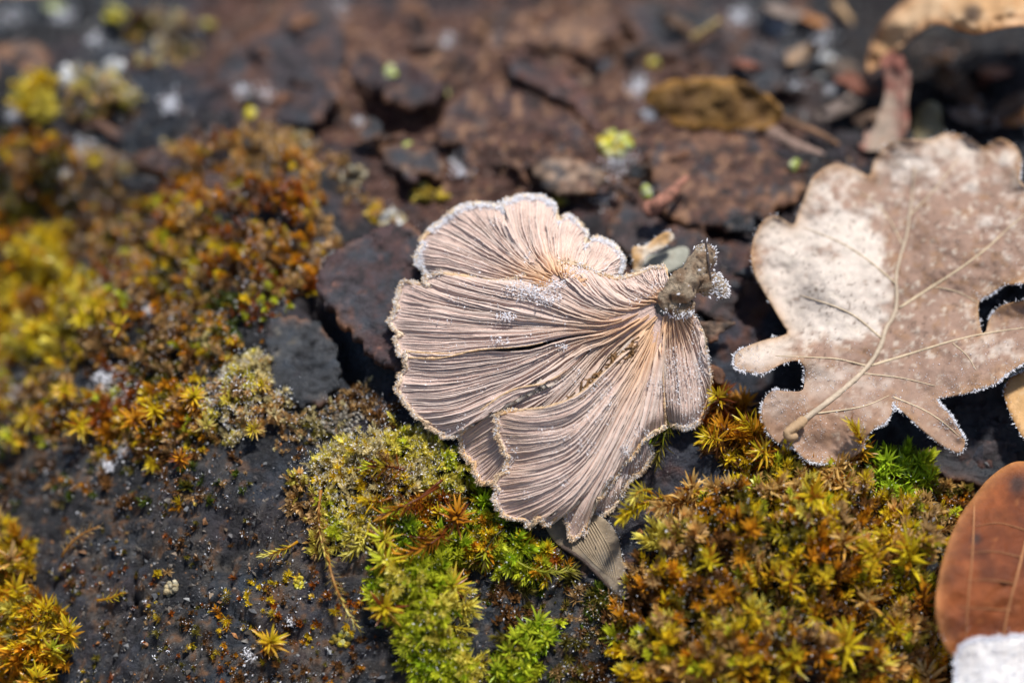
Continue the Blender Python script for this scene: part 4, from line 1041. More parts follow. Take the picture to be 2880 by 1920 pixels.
for i, (cx, cy, ci, lab, rr) in enumerate(SPOT):
    th = np.linspace(0, 6.283, 11)[:-1] + lr.normal(0, 0.12, 10); ra = lr.uniform(0.65, 1.15, 10) * rr
    an = lr.uniform(-0.8, 0.8); e = np.stack([np.cos(th) * ra * 1.3, np.sin(th) * ra * 0.42], 1)
    e = np.stack([e[:, 0] * math.cos(an) - e[:, 1] * math.sin(an), e[:, 0] * math.sin(an) + e[:, 1] * math.cos(an)], 1) + (cx, cy)
    nm, c0, c1 = LIT[ci]
    hs = [(e[k][0], e[k][1], lr.uniform(0.12, 0.42)) for k in range(0, 10, 2)] + [(cx, cy, lr.uniform(0.25, 0.45))]
    leaf_thing('leaf_scrap', nm + ' ' + lab, e, hs, [c0, c1, np.array(c0) * 1.5], wav=0.12, seed=1000 + 20 * i, step=6, wob=16, smooth=False,
               frost=(160, 120, lambda x, y: np.full(np.shape(x), 0.35), 0.012, 0.03) if i % 3 == 0 else None)

# --- twigs and a bud
def twig(label, pts, r0, r1, col, name='twig', rough=0.3, group=None):
    X = path3(pts, 40)
    base = X[0].copy()
    t = thing(name, base, label, 'twig' if name == 'twig' else name, group)
    V, Q, T, C = tube(X, np.linspace(r0, r1, 40), 12, rough, int(pts[0][0]), col)
    a = fbm(V[:, 0] * 4, V[:, 1] * 14, 8, 3)
    obj_from('wood' if name == 'twig' else 'scales', V, Q, T, mat=M_WOOD, parent=t, col=mixc(C, np.array(col) * 0.45, sstep(0, 0.5, a)))
    return t
twig('brown twig with an orange upper side crossing the bark between wet leaf and oak leaf', [(2150, 310, .2), (2200, 335, .28), (2300, 375, .30), (2390, 425, .22)], 0.05, 0.025, (0.22, 0.115, 0.06))
twig('grey brown strip of wood lying just below the orange sided twig', [(2140, 355, .14), (2210, 400, .22), (2300, 440, .24), (2360, 470, .2)], 0.10, 0.06, (0.2, 0.13, 0.10))
twig('short ochre stick poking up among the litter at the back edge of the log', [(1950, 108, .3), (1985, 85, .42), (2025, 60, .5)], 0.05, 0.035, (0.34, 0.24, 0.09))
twig('tan stick lying behind the litter towards the arching pale leaf', [(2350, 10, .4), (2375, 40, .42), (2395, 70, .4)], 0.06, 0.04, (0.42, 0.27, 0.14))
twig('thin dark twig running along the edge of the fibrous leaf skeleton', [(1580, 1535, .10), (1640, 1575, .17), (1690, 1625, .16), (1728, 1668, .08)], 0.022, 0.016, (0.06, 0.04, 0.03))
twig('fine dark stick beside the moss near the fibrous leaf skeleton', [(1738, 1628, .12), (1770, 1622, .18), (1805, 1625, .12)], 0.018, 0.008, (0.09, 0.04, 0.025))
twig('reddish brown bud lying on the bark plate behind the fungus', [(1826, 592, .30), (1850, 575, .42), (1880, 552, .46), (1905, 525, .44), (1930, 500, .36)], 0.10, 0.03, (0.30, 0.13, 0.085), name='bud')
# ------------------------------------------------------------------ moss
YEL = ((0.44, 0.21, 0.010), (0.84, 0.66, 0.025)); LEM = ((0.50, 0.38, 0.02), (0.86, 0.77, 0.16)); AMB = ((0.26, 0.085, 0.006), (0.74, 0.34, 0.018)); RUS = ((0.14, 0.032, 0.005), (0.40, 0.11, 0.012))
BRO = ((0.075, 0.033, 0.010), (0.22, 0.10, 0.030)); TAN = ((0.24, 0.13, 0.045), (0.62, 0.40, 0.17)); CRE = ((0.44, 0.34, 0.11), (0.84, 0.73, 0.40)); GRN = ((0.15, 0.21, 0.006), (0.44, 0.60, 0.025))
OLI = ((0.06, 0.048, 0.008), (0.22, 0.18, 0.025)); LIM = ((0.27, 0.27, 0.008), (0.68, 0.72, 0.045)); PAM = ((0.36, 0.16, 0.03), (0.78, 0.52, 0.18)); DGR = ((0.03, 0.045, 0.006), (0.11, 0.15, 0.015))
PN = {id(YEL): 'golden yellow', id(LEM): 'pale lemon', id(AMB): 'amber', id(RUS): 'rust red', id(TAN): 'tan', id(CRE): 'cream', id(GRN): 'green', id(OLI): 'olive', id(LIM): 'lime', id(PAM): 'pale amber', id(BRO): 'brown'}

def shoot_layout(kind, rng):
    """leaves of one shoot of height 1: base positions, directions, lengths, widths, place along the shoot 0..1"""
    if kind == 'star':   n, ax, ll, w, a0, a1, s0 = 30, 0.45, 0.60, 0.105, 88, 16, 0.25
    elif kind == 'tuft': n, ax, ll, w, a0, a1, s0 = 28, 0.72, 0.46, 0.10, 62, 12, 0.12
    elif kind == 'bud':  n, ax, ll, w, a0, a1, s0 = 17, 0.45, 0.48, 0.18, 72, 12, 0.1
    elif kind == 'feather': n, ax, ll, w, a0, a1, s0 = 46, 0.95, 0.24, 0.055, 62, 22, 0.05
    elif kind == 'fine': n, ax, ll, w, a0, a1, s0 = 34, 0.80, 0.36, 0.060, 75, 12, 0.08
    s = s0 + (1 - s0) * (np.arange(n) + 0.5) / n
    phi = np.arange(n) * 2.39996 + rng.uniform(0, 6.28) + rng.normal(0, 0.25, n)
    ang = np.radians(a0 + (a1 - a0) * ((s - s0) / (1 - s0)) ** 1.3 + rng.normal(0, 7, n))
    d = np.stack([np.sin(ang) * np.cos(phi), np.sin(ang) * np.sin(phi), np.cos(ang)], 1)
    b = np.stack([0 * s, 0 * s, s * ax], 1)
    L = ll * rng.uniform(0.75, 1.15, n) * (0.75 + 0.25 * np.sin(np.pi * s))
    return b, d, L, L * w / ll * rng.uniform(0.8, 1.2, n), (s - s0) / (1 - s0), ax

def shoot_proto(kind, seed):
    """light version for the carpets: two faces a leaf and a thin stem"""
    rng = np.random.default_rng(seed)
    b, d, L, W, s, ax = shoot_layout(kind, rng)
    V, T, S = [], [], []
    for i in range(len(b)):
        up = np.array([0, 0, 1.0]); side = np.cross(d[i], up); side /= np.linalg.norm(side) + 1e-9
        nrm = np.cross(side, d[i])
        cur = rng.uniform(-0.05, 0.22) * L[i]
        mid = b[i] + d[i] * L[i] * 0.45 - nrm * cur * 0.1 * 0
        tip = b[i] + d[i] * L[i] + nrm * cur * (1 if rng.random() < 0.75 else -0.6)
        k = len(V)
        V += [b[i] - side * W[i] * 0.35, b[i] + side * W[i] * 0.35, mid - side * W[i] * 0.5, mid + side * W[i] * 0.5, tip]
        T += [(k, k + 1, k + 3), (k, k + 3, k + 2), (k + 2, k + 3, k + 4)]
        S += [0.55 * s[i], 0.55 * s[i], 0.2 + 0.65 * s[i], 0.2 + 0.65 * s[i], 0.45 + 0.55 * s[i]]
    k = len(V); r = 0.035
    for z, sc_ in ((-0.25, 1.0), (ax, 0.5)):
        for q in range(3):
            V.append(np.array([r * sc_ * math.cos(q * 2.094), r * sc_ * math.sin(q * 2.094), z])); S.append(0.0)
    for q in range(3):
        p = (q + 1) % 3
        T += [(k + q, k + p, k + 3 + p), (k + q, k + 3 + p, k + 3 + q)]
    return np.array(V), np.array(T), np.array(S)
PROTOS = {k: [shoot_proto(k, 40 + i * 7 + len(k)) for i in range(5)] for k in ('star', 'tuft', 'bud', 'feather', 'fine')}

MOSS_FROST = []
def moss_carpet(label, poly, count, kinds, size, pals, frost=0.0, sink=0.02, tilt=0.35, lean=(0, 0), seed=0, hump=0.0, clump=0.0, frost_size=(0.009, 0.024)):
    rng = np.random.default_rng(900 + seed)
    poly = np.asarray(poly, float)
    lo, hi = poly.min(0), poly.max(0)
    p = rng.uniform(lo, hi, (count * 6, 2)); p = p[inside(poly, p[:, 0], p[:, 1])]
    on, d = near_on_poly(poly, p)
    keep = rng.random(len(p)) < sstep(-10, 26, d) * np.where(vn(p[:, 0] / 42, p[:, 1] / 42, seed + 1) > clump, 1, 0.12)
    p = p[keep][:count]; d = d[keep][:count]
    n = len(p)
    hmp = hump * sstep(0, 90, d) * (1 + 0.9 * fbm(p[:, 0] / 70, p[:, 1] / 60, seed + 3, 2))
    X = on_bark(p[:, 0], p[:, 1]) + np.array([0, 0, 1.0]) * (hmp - sink)[:, None]
    N = log_normal(X)
    ax = N + tilt * rng.normal(size=(n, 3)) + lean[0] * RGT + lean[1] * UPV
    R = rot_to(ax, rng.uniform(0, 6.28, n))
    sz = rng.uniform(size[0] * 0.75, size[1] * 1.1, n) * (0.65 + 0.7 * vn(p[:, 0] / 60, p[:, 1] / 60, seed + 2))
    wts = np.array([w for _, w in pals], float)
    # palette varies in drifts over the patch
    drift = vn(p[:, 0] / 75, p[:, 1] / 75, seed + 5) * 0.75 + 0.25 * rng.random(n)
    drift = np.argsort(np.argsort(drift)) / max(1, n)
    pi = np.searchsorted(np.cumsum(wts / wts.sum()), drift).clip(0, len(pals) - 1)
    parts = []
    ki = rng.integers(0, len(kinds), n); vi = rng.integers(0, 5, n)
    for a, kd in enumerate(kinds):
        for b in range(5):
            m = (ki == a) & (vi == b)
            if not m.any(): continue
            pv, pt, ps = PROTOS[kd][b]
            V, T = instances(pv, pt, X[m], R[m], sz[m])
            c0 = np.array([pals[j][0][0] for j in pi[m]]); c1 = np.array([pals[j][0][1] for j in pi[m]])
            br = rng.uniform(0.7, 1.2, (m.sum(), 1))
            C = (c0[:, None] * (1 - ps[None, :, None]) + c1[:, None] * ps[None, :, None]) * br[:, None]
            parts.append((V, None, T, C.reshape(-1, 3)))
    V, Q, T, C = cat_meshes(parts)
    o = obj_from('moss_carpet', V, tris=T, mat=M_MOSS, col=C, smooth=False)
    tag(o, label, 'moss', kind='stuff')
    if frost:
        nf = int(n * frost * 0.8)
        k = rng.integers(0, n, nf)
        w = vn(p[k, 0] / 38, p[k, 1] / 38, seed + 8); k = k[w > 0.35]; nf = len(k)
        axn = R[k][:, :, 2]
        fp = X[k] + axn * (sz[k] * rng.uniform(0.45, 1.0, nf))[:, None] + rng.normal(0, 0.26, (nf, 3)) * sz[k][:, None] * 0.8
        MOSS_FROST.append(frost_mesh(fp, axn, rng, frost_size[0], frost_size[1], 0.8, 0.9))
    return o

moss_carpet('orange brown moss mat of small tufts on the bark behind the grey bark plate',
            [(430, 480), (500, 400), (640, 385), (760, 365), (860, 410), (905, 500), (935, 640), (965, 690), (900, 790), (800, 850), (700, 860), (620, 840), (540, 800), (450, 760), (425, 600)],
            650, ['tuft', 'bud', 'fine'], (0.14, 0.26), [(BRO, 1.4), (RUS, 2.2), (AMB, 3.4), (YEL, 0.8), (PAM, 3), (TAN, 2)], frost=8.0, seed=1, hump=0.3, tilt=0.5, lean=(0, 0.25))
moss_carpet('bright yellow star moss mat at the far end from the oak leaf',
            [(-60, 640), (60, 630), (170, 660), (290, 780), (320, 850), (300, 900), (230, 930), (200, 1010), (100, 1040), (-60, 1040)],
            330, ['star', 'tuft', 'fine'], (0.18, 0.32), [(BRO, 1.2), (AMB, 2), (YEL, 4), (LEM, 1.5)], frost=1.5, seed=2, hump=0.2)
moss_carpet('thin dull brown moss scattered between the orange mat and the yellow star moss',
            [(130, 560), (260, 470), (420, 460), (440, 760), (560, 830), (640, 900), (600, 1000), (480, 1060), (340, 1030), (330, 880), (250, 760), (150, 660)],
            760, ['bud', 'tuft'], (0.10, 0.20), [(BRO, 3.5), (TAN, 3.2), (OLI, 1.2), (PAM, 1.6), (AMB, 0.8)], frost=4.5, seed=3, hump=0.08, clump=0.35, tilt=0.7)
moss_carpet('dark olive brown moss mat under the back left edge of the log',
            [(-60, 380), (60, 350), (180, 380), (260, 430), (250, 520), (160, 580), (60, 640), (-60, 640)],
            330, ['bud', 'tuft'], (0.13, 0.24), [(OLI, 2.6), (BRO, 2.4), (AMB, 1.8), (YEL, 0.9), (TAN, 1)], frost=4.0, seed=4, hump=0.15)
moss_carpet('tan brown crumbly moss around the frosted lumps above the thin brown moss',
            [(180, 470), (230, 410), (330, 420), (420, 470), (430, 560), (330, 600), (220, 580)],
            230, ['bud'], (0.11, 0.2), [(TAN, 3), (BRO, 2), (CRE, 1)], frost=6.0, seed=5, hump=0.15)
moss_carpet('golden and rust moss strip growing along a crack beneath the thin brown moss',
            [(230, 1150), (320, 1100), (440, 1090), (560, 1080), (600, 1130), (540, 1200), (460, 1240), (470, 1320), (400, 1300), (300, 1230)],
            170, ['star', 'tuft'], (0.14, 0.26), [(RUS, 2), (AMB, 3), (YEL, 2), (BRO, 1.5)], frost=3.0, seed=6, hump=0.06, clump=0.25)
moss_carpet('pale cream yellow frosted moss mat beside the grey bark plate',
            [(560, 1080), (640, 1020), (720, 990), (790, 1020), (770, 1090), (850, 1130), (850, 1160), (760, 1190), (740, 1230), (650, 1260), (580, 1210), (560, 1160)],
            300, ['bud', 'tuft'], (0.12, 0.21), [(TAN, 1.5), (LEM, 2), (CRE, 3), (PAM, 1.5)], frost=16.0, seed=7, hump=0.15)
moss_carpet('pale lemon frosted moss mat in front of the fungus left side',
            [(860, 1300), (930, 1250), (1010, 1220), (1090, 1200), (1180, 1190), (1250, 1240), (1300, 1290), (1330, 1350), (1270, 1400), (1160, 1420), (1060, 1470), (1030, 1540), (960, 1570), (900, 1500), (880, 1400)],
            780, ['fine', 'bud', 'feather'], (0.12, 0.22), [(LIM, 1.2), (LEM, 4), (CRE, 3.5), (YEL, 2), (TAN, 0.8)], frost=10.0, seed=8, hump=0.16, tilt=0.6)
moss_carpet('straggling tan moss fringe at the outer edge of the lemon moss',
            [(790, 1310), (840, 1320), (900, 1400), (930, 1530), (880, 1560), (850, 1480), (800, 1400)],
            80, ['feather', 'bud'], (0.13, 0.24), [(TAN, 3), (PAM, 2), (LEM, 1)], frost=2.0, seed=9, tilt=0.7)
moss_carpet('mixed green and amber moss just below the fungus front lobes',
            [(1040, 1420), (1160, 1400), (1280, 1370), (1380, 1390), (1400, 1440), (1480, 1500), (1560, 1560), (1600, 1620), (1480, 1620), (1380, 1600), (1300, 1620), (1180, 1600), (1080, 1580), (1050, 1500)],
            460, ['fine', 'star', 'tuft'], (0.14, 0.27), [(DGR, 1.0), (GRN, 1.8), (LIM, 3), (YEL, 1.6), (AMB, 1.4), (OLI, 1.4), (RUS, 0.5)], frost=3.0, seed=10, hump=0.06, tilt=0.6, clump=0.2)
moss_carpet('soft feathery lime green moss mat in front of the dark stony bark',
            [(1050, 1610), (1160, 1590), (1270, 1600), (1300, 1680), (1270, 1760), (1330, 1840), (1370, 1960), (1190, 1960), (1150, 1860), (1110, 1760), (1060, 1700)],
            620, ['feather', 'fine'], (0.20, 0.36), [(GRN, 1.2), (LIM, 5.5), (LEM, 3)], frost=2.5, seed=11, hump=0.16, tilt=0.55, lean=(-0.15, 0.1))
moss_carpet('bright leafy green moss clump next to the big amber moss cushion',
            [(1380, 1850), (1420, 1790), (1490, 1740), (1550, 1720), (1580, 1770), (1520, 1830), (1510, 1900), (1480, 1960), (1380, 1960)],
            130, ['bud', 'tuft'], (0.17, 0.28), [(GRN, 1.6), (LIM, 4), (OLI, 0.6)], frost=1.0, seed=12, hump=0.08, tilt=0.45)
moss_carpet('dull brown and grey moss crumbs between the lime moss and the amber cushion',
            [(1280, 1640), (1400, 1610), (1560, 1630), (1700, 1640), (1790, 1690), (1780, 1960), (1560, 1960), (1540, 1850), (1400, 1760), (1300, 1720)],
            360, ['bud', 'star'], (0.09, 0.18), [(BRO, 3), (OLI, 2), (TAN, 0.8), (DGR, 1)], frost=3.5, seed=13, clump=0.4, tilt=0.7)
moss_carpet('big amber and brown moss cushion rising in front of the oak leaf',
            [(1760, 1640), (1810, 1560), (1880, 1480), (1960, 1400), (2080, 1370), (2160, 1300), (2260, 1310), (2360, 1320), (2460, 1400), (2600, 1420), (2700, 1440), (2700, 1560), (2660, 1680), (2720, 1800), (2740, 1990), (1750, 1990), (1720, 1800)],
            1800, ['tuft', 'fine', 'bud', 'tuft', 'feather'], (0.15, 0.34), [(BRO, 1.8), (AMB, 2.4), (OLI, 1.8), (YEL, 3.6), (TAN, 1.8), (LIM, 0.8), (PAM, 2.4), (LEM, 0.8)], frost=4.5, seed=14, hump=0.28, tilt=0.38, lean=(0, 0.42))
moss_carpet('low brown moss skirt between the amber cushion and the beech leaf',
            [(2380, 1340), (2460, 1290), (2600, 1320), (2760, 1380), (2730, 1440), (2640, 1480), (2460, 1440)],
            240, ['bud', 'tuft'], (0.12, 0.2), [(BRO, 3), (AMB, 1.5), (OLI, 1.5), (PAM, 0.8)], frost=2.0, seed=15, hump=0.06)
moss_carpet('vivid green moss patch in the shade of the oak leaf lobe',
            [(2430, 1310), (2450, 1265), (2520, 1275), (2590, 1290), (2640, 1330), (2600, 1370), (2560, 1400), (2510, 1390), (2450, 1370)],
            120, ['tuft', 'bud'], (0.20, 0.30), [(GRN, 4), (LIM, 2.5)], frost=0.3, seed=16, hump=0.12, tilt=0.3, lean=(0, 0.15))
moss_carpet('amber rust moss tufts growing between the fungus and the oak leaf',
            [(1965, 1180), (2000, 1100), (2060, 1090), (2110, 1180), (2170, 1260), (2200, 1310), (2120, 1340), (2040, 1310), (1970, 1260)],
            85, ['tuft', 'star'], (0.20, 0.34), [(RUS, 2.5), (AMB, 3), (YEL, 1.5), (BRO, 1)], frost=1.5, seed=17, hump=0.12, lean=(-0.1, 0.2))
moss_carpet('blurred yellow moss mat hanging on the lower flank of the log',
            [(-60, 1450), (40, 1480), (110, 1560), (100, 1660), (200, 1720), (230, 1800), (150, 1960), (-60, 1960)],
            420, ['tuft', 'star', 'feather'], (0.20, 0.34), [(OLI, 1.2), (AMB, 2.5), (YEL, 3.5), (LEM, 1.5), (TAN, 1.2)], frost=2.0, seed=18, hump=0.25)
moss_carpet('rusty frosted moss crumbs on the bark next to the loose bark slab',
            [(760, 690), (880, 660), (960, 690), (950, 760), (900, 830), (820, 840), (770, 780)],
            190, ['bud'], (0.10, 0.18), [(RUS, 3), (PAM, 2), (BRO, 2)], frost=6.0, seed=19, hump=0.06, tilt=0.6)
moss_carpet('small green and white moss buds in the shade above the cream moss',
            [(520, 850), (600, 820), (680, 800), (690, 900), (650, 1000), (560, 1010), (510, 940)],
            130, ['bud', 'fine'], (0.12, 0.2), [(DGR, 2), (OLI, 2), (LIM, 1.6), (CRE, 0.6)], frost=1.5, seed=20, clump=0.3)
moss_carpet('sparse tiny yellow and rust moss specks on the stony bark below the lemon moss',
            [(620, 1620), (900, 1560), (1040, 1640), (1060, 1800), (1000, 1940), (560, 1940)],
            150, ['bud', 'star'], (0.06, 0.13), [(YEL, 3), (AMB, 1.5), (RUS, 1.5), (BRO, 2)], frost=2.5, seed=21, clump=0.5)
moss_carpet('small tan moss sprigs between bark plates behind the loose slab',
            [(760, 370), (850, 380), (1000, 470), (1110, 590), (1130, 640), (1040, 650), (960, 560), (880, 440)],
            110, ['bud'], (0.10, 0.17), [(TAN, 3), (PAM, 2), (YEL, 1)], frost=5.0, seed=22, clump=0.35)

moss_carpet('scattered dark moss and rust crumbs on bare bark around the golden moss strip',
            [(-60, 1040), (330, 1010), (560, 1030), (640, 1260), (720, 1300), (700, 1420), (480, 1450), (200, 1420), (-60, 1460)],
            620, ['bud', 'star', 'tuft'], (0.07, 0.17), [(BRO, 4), (DGR, 2), (OLI, 2), (TAN, 1.6), (AMB, 1.2), (YEL, 0.6)], frost=4.0, seed=23, clump=0.35, tilt=0.8)
moss_carpet('thin brown moss film over the stony bark around the crack',
            [(120, 1440), (700, 1420), (840, 1560), (1020, 1820), (1020, 1960), (200, 1960), (260, 1750), (130, 1600)],
            420, ['bud', 'star'], (0.05, 0.12), [(BRO, 4), (OLI, 2), (RUS, 1.5), (TAN, 1.2), (YEL, 0.7)], frost=4.0, seed=24, clump=0.45, tilt=0.8)

moss_carpet('continuous low mat of tan, olive and amber moss joining the orange mat and the yellow star moss',
            [(-60, 560), (150, 600), (430, 470), (520, 560), (760, 700), (900, 800), (800, 900), (700, 1000), (560, 1090), (640, 1260), (480, 1330), (300, 1250), (-60, 1260)],
            1700, ['bud', 'tuft', 'fine'], (0.10, 0.22), [(BRO, 2.4), (TAN, 2.6), (OLI, 2), (YEL, 2.2), (AMB, 2.4), (PAM, 1.6), (LIM, 0.8), (RUS, 1)], frost=4.0, seed=25, clump=0.36, tilt=0.7, hump=0.08)
moss_carpet('dry tan crust of dead moss between the cream mat and the fungus rim',
            [(740, 1150), (900, 1120), (1000, 1060), (1110, 1120), (1150, 1200), (1010, 1230), (880, 1300), (770, 1270)],
            420, ['bud', 'fine'], (0.07, 0.16), [(BRO, 2.5), (TAN, 3), (CRE, 1.4), (OLI, 1.2)], frost=4.0, seed=26, clump=0.3, tilt=0.9)
moss_carpet('bright yellow moss tuft at the far left corner of the log',
            [(50, 300), (70, 240), (130, 215), (165, 250), (160, 320), (110, 345)], 130, ['fine', 'tuft'], (0.16, 0.26), [(YEL, 3), (LEM, 3)], frost=1.0, seed=27, hump=0.2)
moss_carpet('frosted yellow and tan moss next to the bright yellow corner tuft',
            [(160, 280), (220, 200), (330, 200), (400, 250), (390, 340), (280, 350), (190, 345)], 230, ['bud', 'fine'], (0.11, 0.2), [(TAN, 2), (LEM, 1.5), (CRE, 2), (PAM, 1.5), (OLI, 1)], frost=9.0, seed=28, hump=0.14, clump=0.25)
moss_carpet('grey tan frosted moss crust near the back corner of the log',
            [(340, 120), (380, 50), (480, 40), (570, 80), (560, 170), (470, 200), (380, 190)], 230, ['bud'], (0.12, 0.2), [(TAN, 2.5), (CRE, 2), (OLI, 1.4), (BRO, 1)], frost=7.0, seed=29, hump=0.16, clump=0.2)

# --- moss shoots one can pick out one by one, each leaf its own piece
def leaf_mesh(name, w, curl):
    s = [0.0, 0.35, 0.70]; ww = [0.55, 1.0, 0.62]
    V, C = [], []
    for si, wi in zip(s, ww):
        z = curl * si * si
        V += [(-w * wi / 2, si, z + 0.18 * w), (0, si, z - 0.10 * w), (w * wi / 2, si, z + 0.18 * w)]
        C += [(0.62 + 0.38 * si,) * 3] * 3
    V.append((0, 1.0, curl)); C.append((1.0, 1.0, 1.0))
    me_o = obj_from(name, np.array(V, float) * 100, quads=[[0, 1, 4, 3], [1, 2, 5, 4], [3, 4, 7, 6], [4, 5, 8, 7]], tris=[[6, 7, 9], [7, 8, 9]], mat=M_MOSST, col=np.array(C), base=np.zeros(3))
    me = me_o.data
    bpy.data.objects.remove(me_o)
    return me
LEAF_ME = [leaf_mesh('leaf', 0.16, 0.10), leaf_mesh('leaf', 0.14, 0.22), leaf_mesh('leaf', 0.17, -0.06), leaf_mesh('leaf', 0.15, 0.32)]
LEAF_FINE = [leaf_mesh('leaf', 0.13, 0.12), leaf_mesh('leaf', 0.12, 0.25), leaf_mesh('leaf', 0.14, 0.02)]
SHOOTS = 0
def moss_shoot(label, group, base_px, tip_px, h0, h1, leaf, pal, pal_old, kind='star', n=26, seed=0):
    """a shoot from base to tip (pixels, heights over the bark); leaf = leaf length in cm"""
    global SHOOTS
    SHOOTS += 1
    rng = np.random.default_rng(3000 + SHOOTS)
    B = on_bark(np.array(float(base_px[0])), np.array(float(base_px[1])), 0.0) + np.array([0, 0, h0])
    Tp = on_bark(np.array(float(tip_px[0])), np.array(float(tip_px[1])), 0.0); Tp = lift(np.array(float(tip_px[0])), np.array(float(tip_px[1])), (Tp[2] - gs(Tp[0], Tp[1])) + h1)
    t = thing('moss_shoot', B, label, 'moss', group)
    ax = Tp - B; L = np.linalg.norm(ax); bend = np.cross(ax / L, rng.normal(size=3)) * L * 0.08
    ts = np.linspace(0, 1, 8)[:, None]
    path = B + ax * ts + bend * (ts * (1 - ts)) * 4
    V, Q, T, C = tube(path, np.linspace(0.018, 0.008, 8), 6, 0.2, SHOOTS, np.array(pal_old[0]))
    obj_from('stem', V, Q, T, mat=M_MOSS, parent=t, col=C)
    s0 = {'star': 0.45, 'tuft': 0.30, 'branch': 0.12}[kind]
    a0, a1 = {'star': (92, 18), 'tuft': (64, 14), 'branch': (58, 22)}[kind]
    lm = LEAF_FINE if leaf < 0.13 and kind == 'branch' else LEAF_ME
    for i in range(n):
        f = (i + 0.5) / n; s = s0 + (1 - s0) * f
        pos = B + ax * s + bend * 4 * s * (1 - s)
        z = ax + bend * 4 * (1 - 2 * s); z /= np.linalg.norm(z)
        R = rot_to(z[None], np.array([i * 2.39996 + rng.normal(0, 0.2)]))[0]
        an = math.radians(a0 + (a1 - a0) * f ** 1.2 + rng.normal(0, 8))
        d = R @ np.array([math.sin(an), 0, math.cos(an)])
        side = R @ np.array([0, 1.0, 0])
        nr = np.cross(side, d)
        ll = leaf * rng.uniform(0.75, 1.2) * (0.8 + 0.3 * math.sin(math.pi * f))
        o = bpy.data.objects.new('leaf', lm[rng.integers(0, len(lm))])
        COL.objects.link(o); o.parent = t
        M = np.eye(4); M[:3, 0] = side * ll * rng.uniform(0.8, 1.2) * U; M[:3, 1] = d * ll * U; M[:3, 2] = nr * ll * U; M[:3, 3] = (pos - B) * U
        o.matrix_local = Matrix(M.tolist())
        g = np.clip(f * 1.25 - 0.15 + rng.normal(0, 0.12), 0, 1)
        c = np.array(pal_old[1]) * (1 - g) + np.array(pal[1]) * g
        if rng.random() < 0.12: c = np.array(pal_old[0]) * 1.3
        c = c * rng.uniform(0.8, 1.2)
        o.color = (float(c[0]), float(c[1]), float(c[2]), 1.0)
    return t

def star(label, group, x, y, sc, pal, old, n=36, dx=0, dy=None, h=None, kind='star'):
    rng = np.random.default_rng(int(x * 7 + y))
    if group: label = label.replace('{}', PN[id(pal)] + (' and ' + PN[id(old)] if old is not pal else ''))
    dy = 22 * sc if dy is None else dy
    moss_shoot(label, group, (x + dx + rng.uniform(-8, 8), y + dy), (x, y), 0.0, (0.24 * sc if h is None else h), 0.140 * sc, pal, old, kind, int(n * 1.35))

l, g = '{} star shaped shoot in the yellow star moss mat', 'star shoots in the yellow moss mat'
for x, y, sc, p, o in ((41, 698, 1.2, LEM, YEL), (127, 694, 1.1, YEL, OLI), (110, 739, 1.0, YEL, AMB), (45, 812, 1.4, LEM, YEL), (131, 784, 1.0, YEL, AMB), (155, 837, 1.1, YEL, AMB), (212, 820, 1.2, YEL, AMB), (265, 853, 1.25, YEL, AMB),
                       (233, 892, 1.2, YEL, YEL), (33, 902, 1.15, YEL, AMB), (131, 910, 1.1, AMB, RUS), (102, 965, 1.3, YEL, YEL), (20, 985, 1.1, YEL, AMB)):
    star(l, g, x, y, sc, p, o)
star('single golden star shaped moss shoot standing just outside the yellow moss mat', None, 335, 906, 1.15, YEL, AMB, 16)
l, g = '{} shoot growing out of the orange brown moss mat', 'shoots in the orange moss mat'
for x, y, sc, p, o in ((612, 698, 1.1, YEL, AMB), (457, 669, 1.2, LIM, AMB), (673, 698, 1.0, YEL, AMB), (543, 739, 1.0, YEL, OLI), (543, 441, 1.0, AMB, RUS), (620, 482, 0.9, AMB, RUS), (661, 518, 1.0, LIM, AMB), (559, 518, 1.0, AMB, AMB), (441, 559, 1.15, LIM, AMB),
                       (678, 571, 0.95, YEL, AMB), (505, 560, 0.95, YEL, AMB), (600, 640, 1.0, AMB, RUS), (720, 640, 0.9, PAM, AMB)):
    star(l, g, x, y, sc, p, o)
star('lone bright yellow shoot above the tan crumbly moss', None, 265, 445, 1.0, YEL, TAN)
l, g = 'spiky {} shoot rising from dark bark near the golden moss strip', 'shoots around the golden moss strip'
for x, y, sc, p, o in ((180, 1098, 1.1, YEL, AMB), (73, 1178, 1.2, YEL, AMB), (24, 1226, 1.2, LIM, AMB), (224, 1196, 1.3, YEL, AMB)):
    star(l, g, x, y, sc, p, o, dx=18)
l, g = '{} star shoot in the golden and rust moss strip', 'star shoots in the golden moss strip'
for x, y, sc, p, o in ((388, 1167, 1.25, AMB, AMB), (433, 1151, 1.2, YEL, AMB), (547, 1110, 1.1, YEL, AMB), (350, 1180, 1.0, YEL, AMB), (505, 1285, 0.95, AMB, RUS)):
    star(l, g, x, y, sc, p, o)
l, g = '{} shoot sprouting from the cream frosted moss mat', 'shoots in the cream moss mat'
for x, y, sc, p, o in ((584, 1192, 1.1, LEM, TAN), (710, 1205, 1.1, YEL, TAN), (640, 1095, 1.0, LEM, TAN), (735, 1080, 1.0, YEL, PAM), (690, 1160, 1.0, CRE, TAN), (770, 1160, 1.0, CRE, TAN)):
    star(l, g, x, y, sc * 0.85, p, o, kind='tuft', h=0.22)
star('amber star shoot with a yellow heart alone on the stony bark', None, 767, 1798, 1.35, YEL, AMB, 26)
moss_shoot('small yellow shoot lying flat on the stony bark by the crack', None, (275, 1695), (345, 1665), 0.05, 0.10, 0.09, YEL, YEL, 'branch', 26)
moss_shoot('tan moss sprig lying flat on the stony bark behind the crack', None, (175, 1575), (280, 1480), 0.06, 0.12, 0.10, TAN, PAM, 'branch', 30)
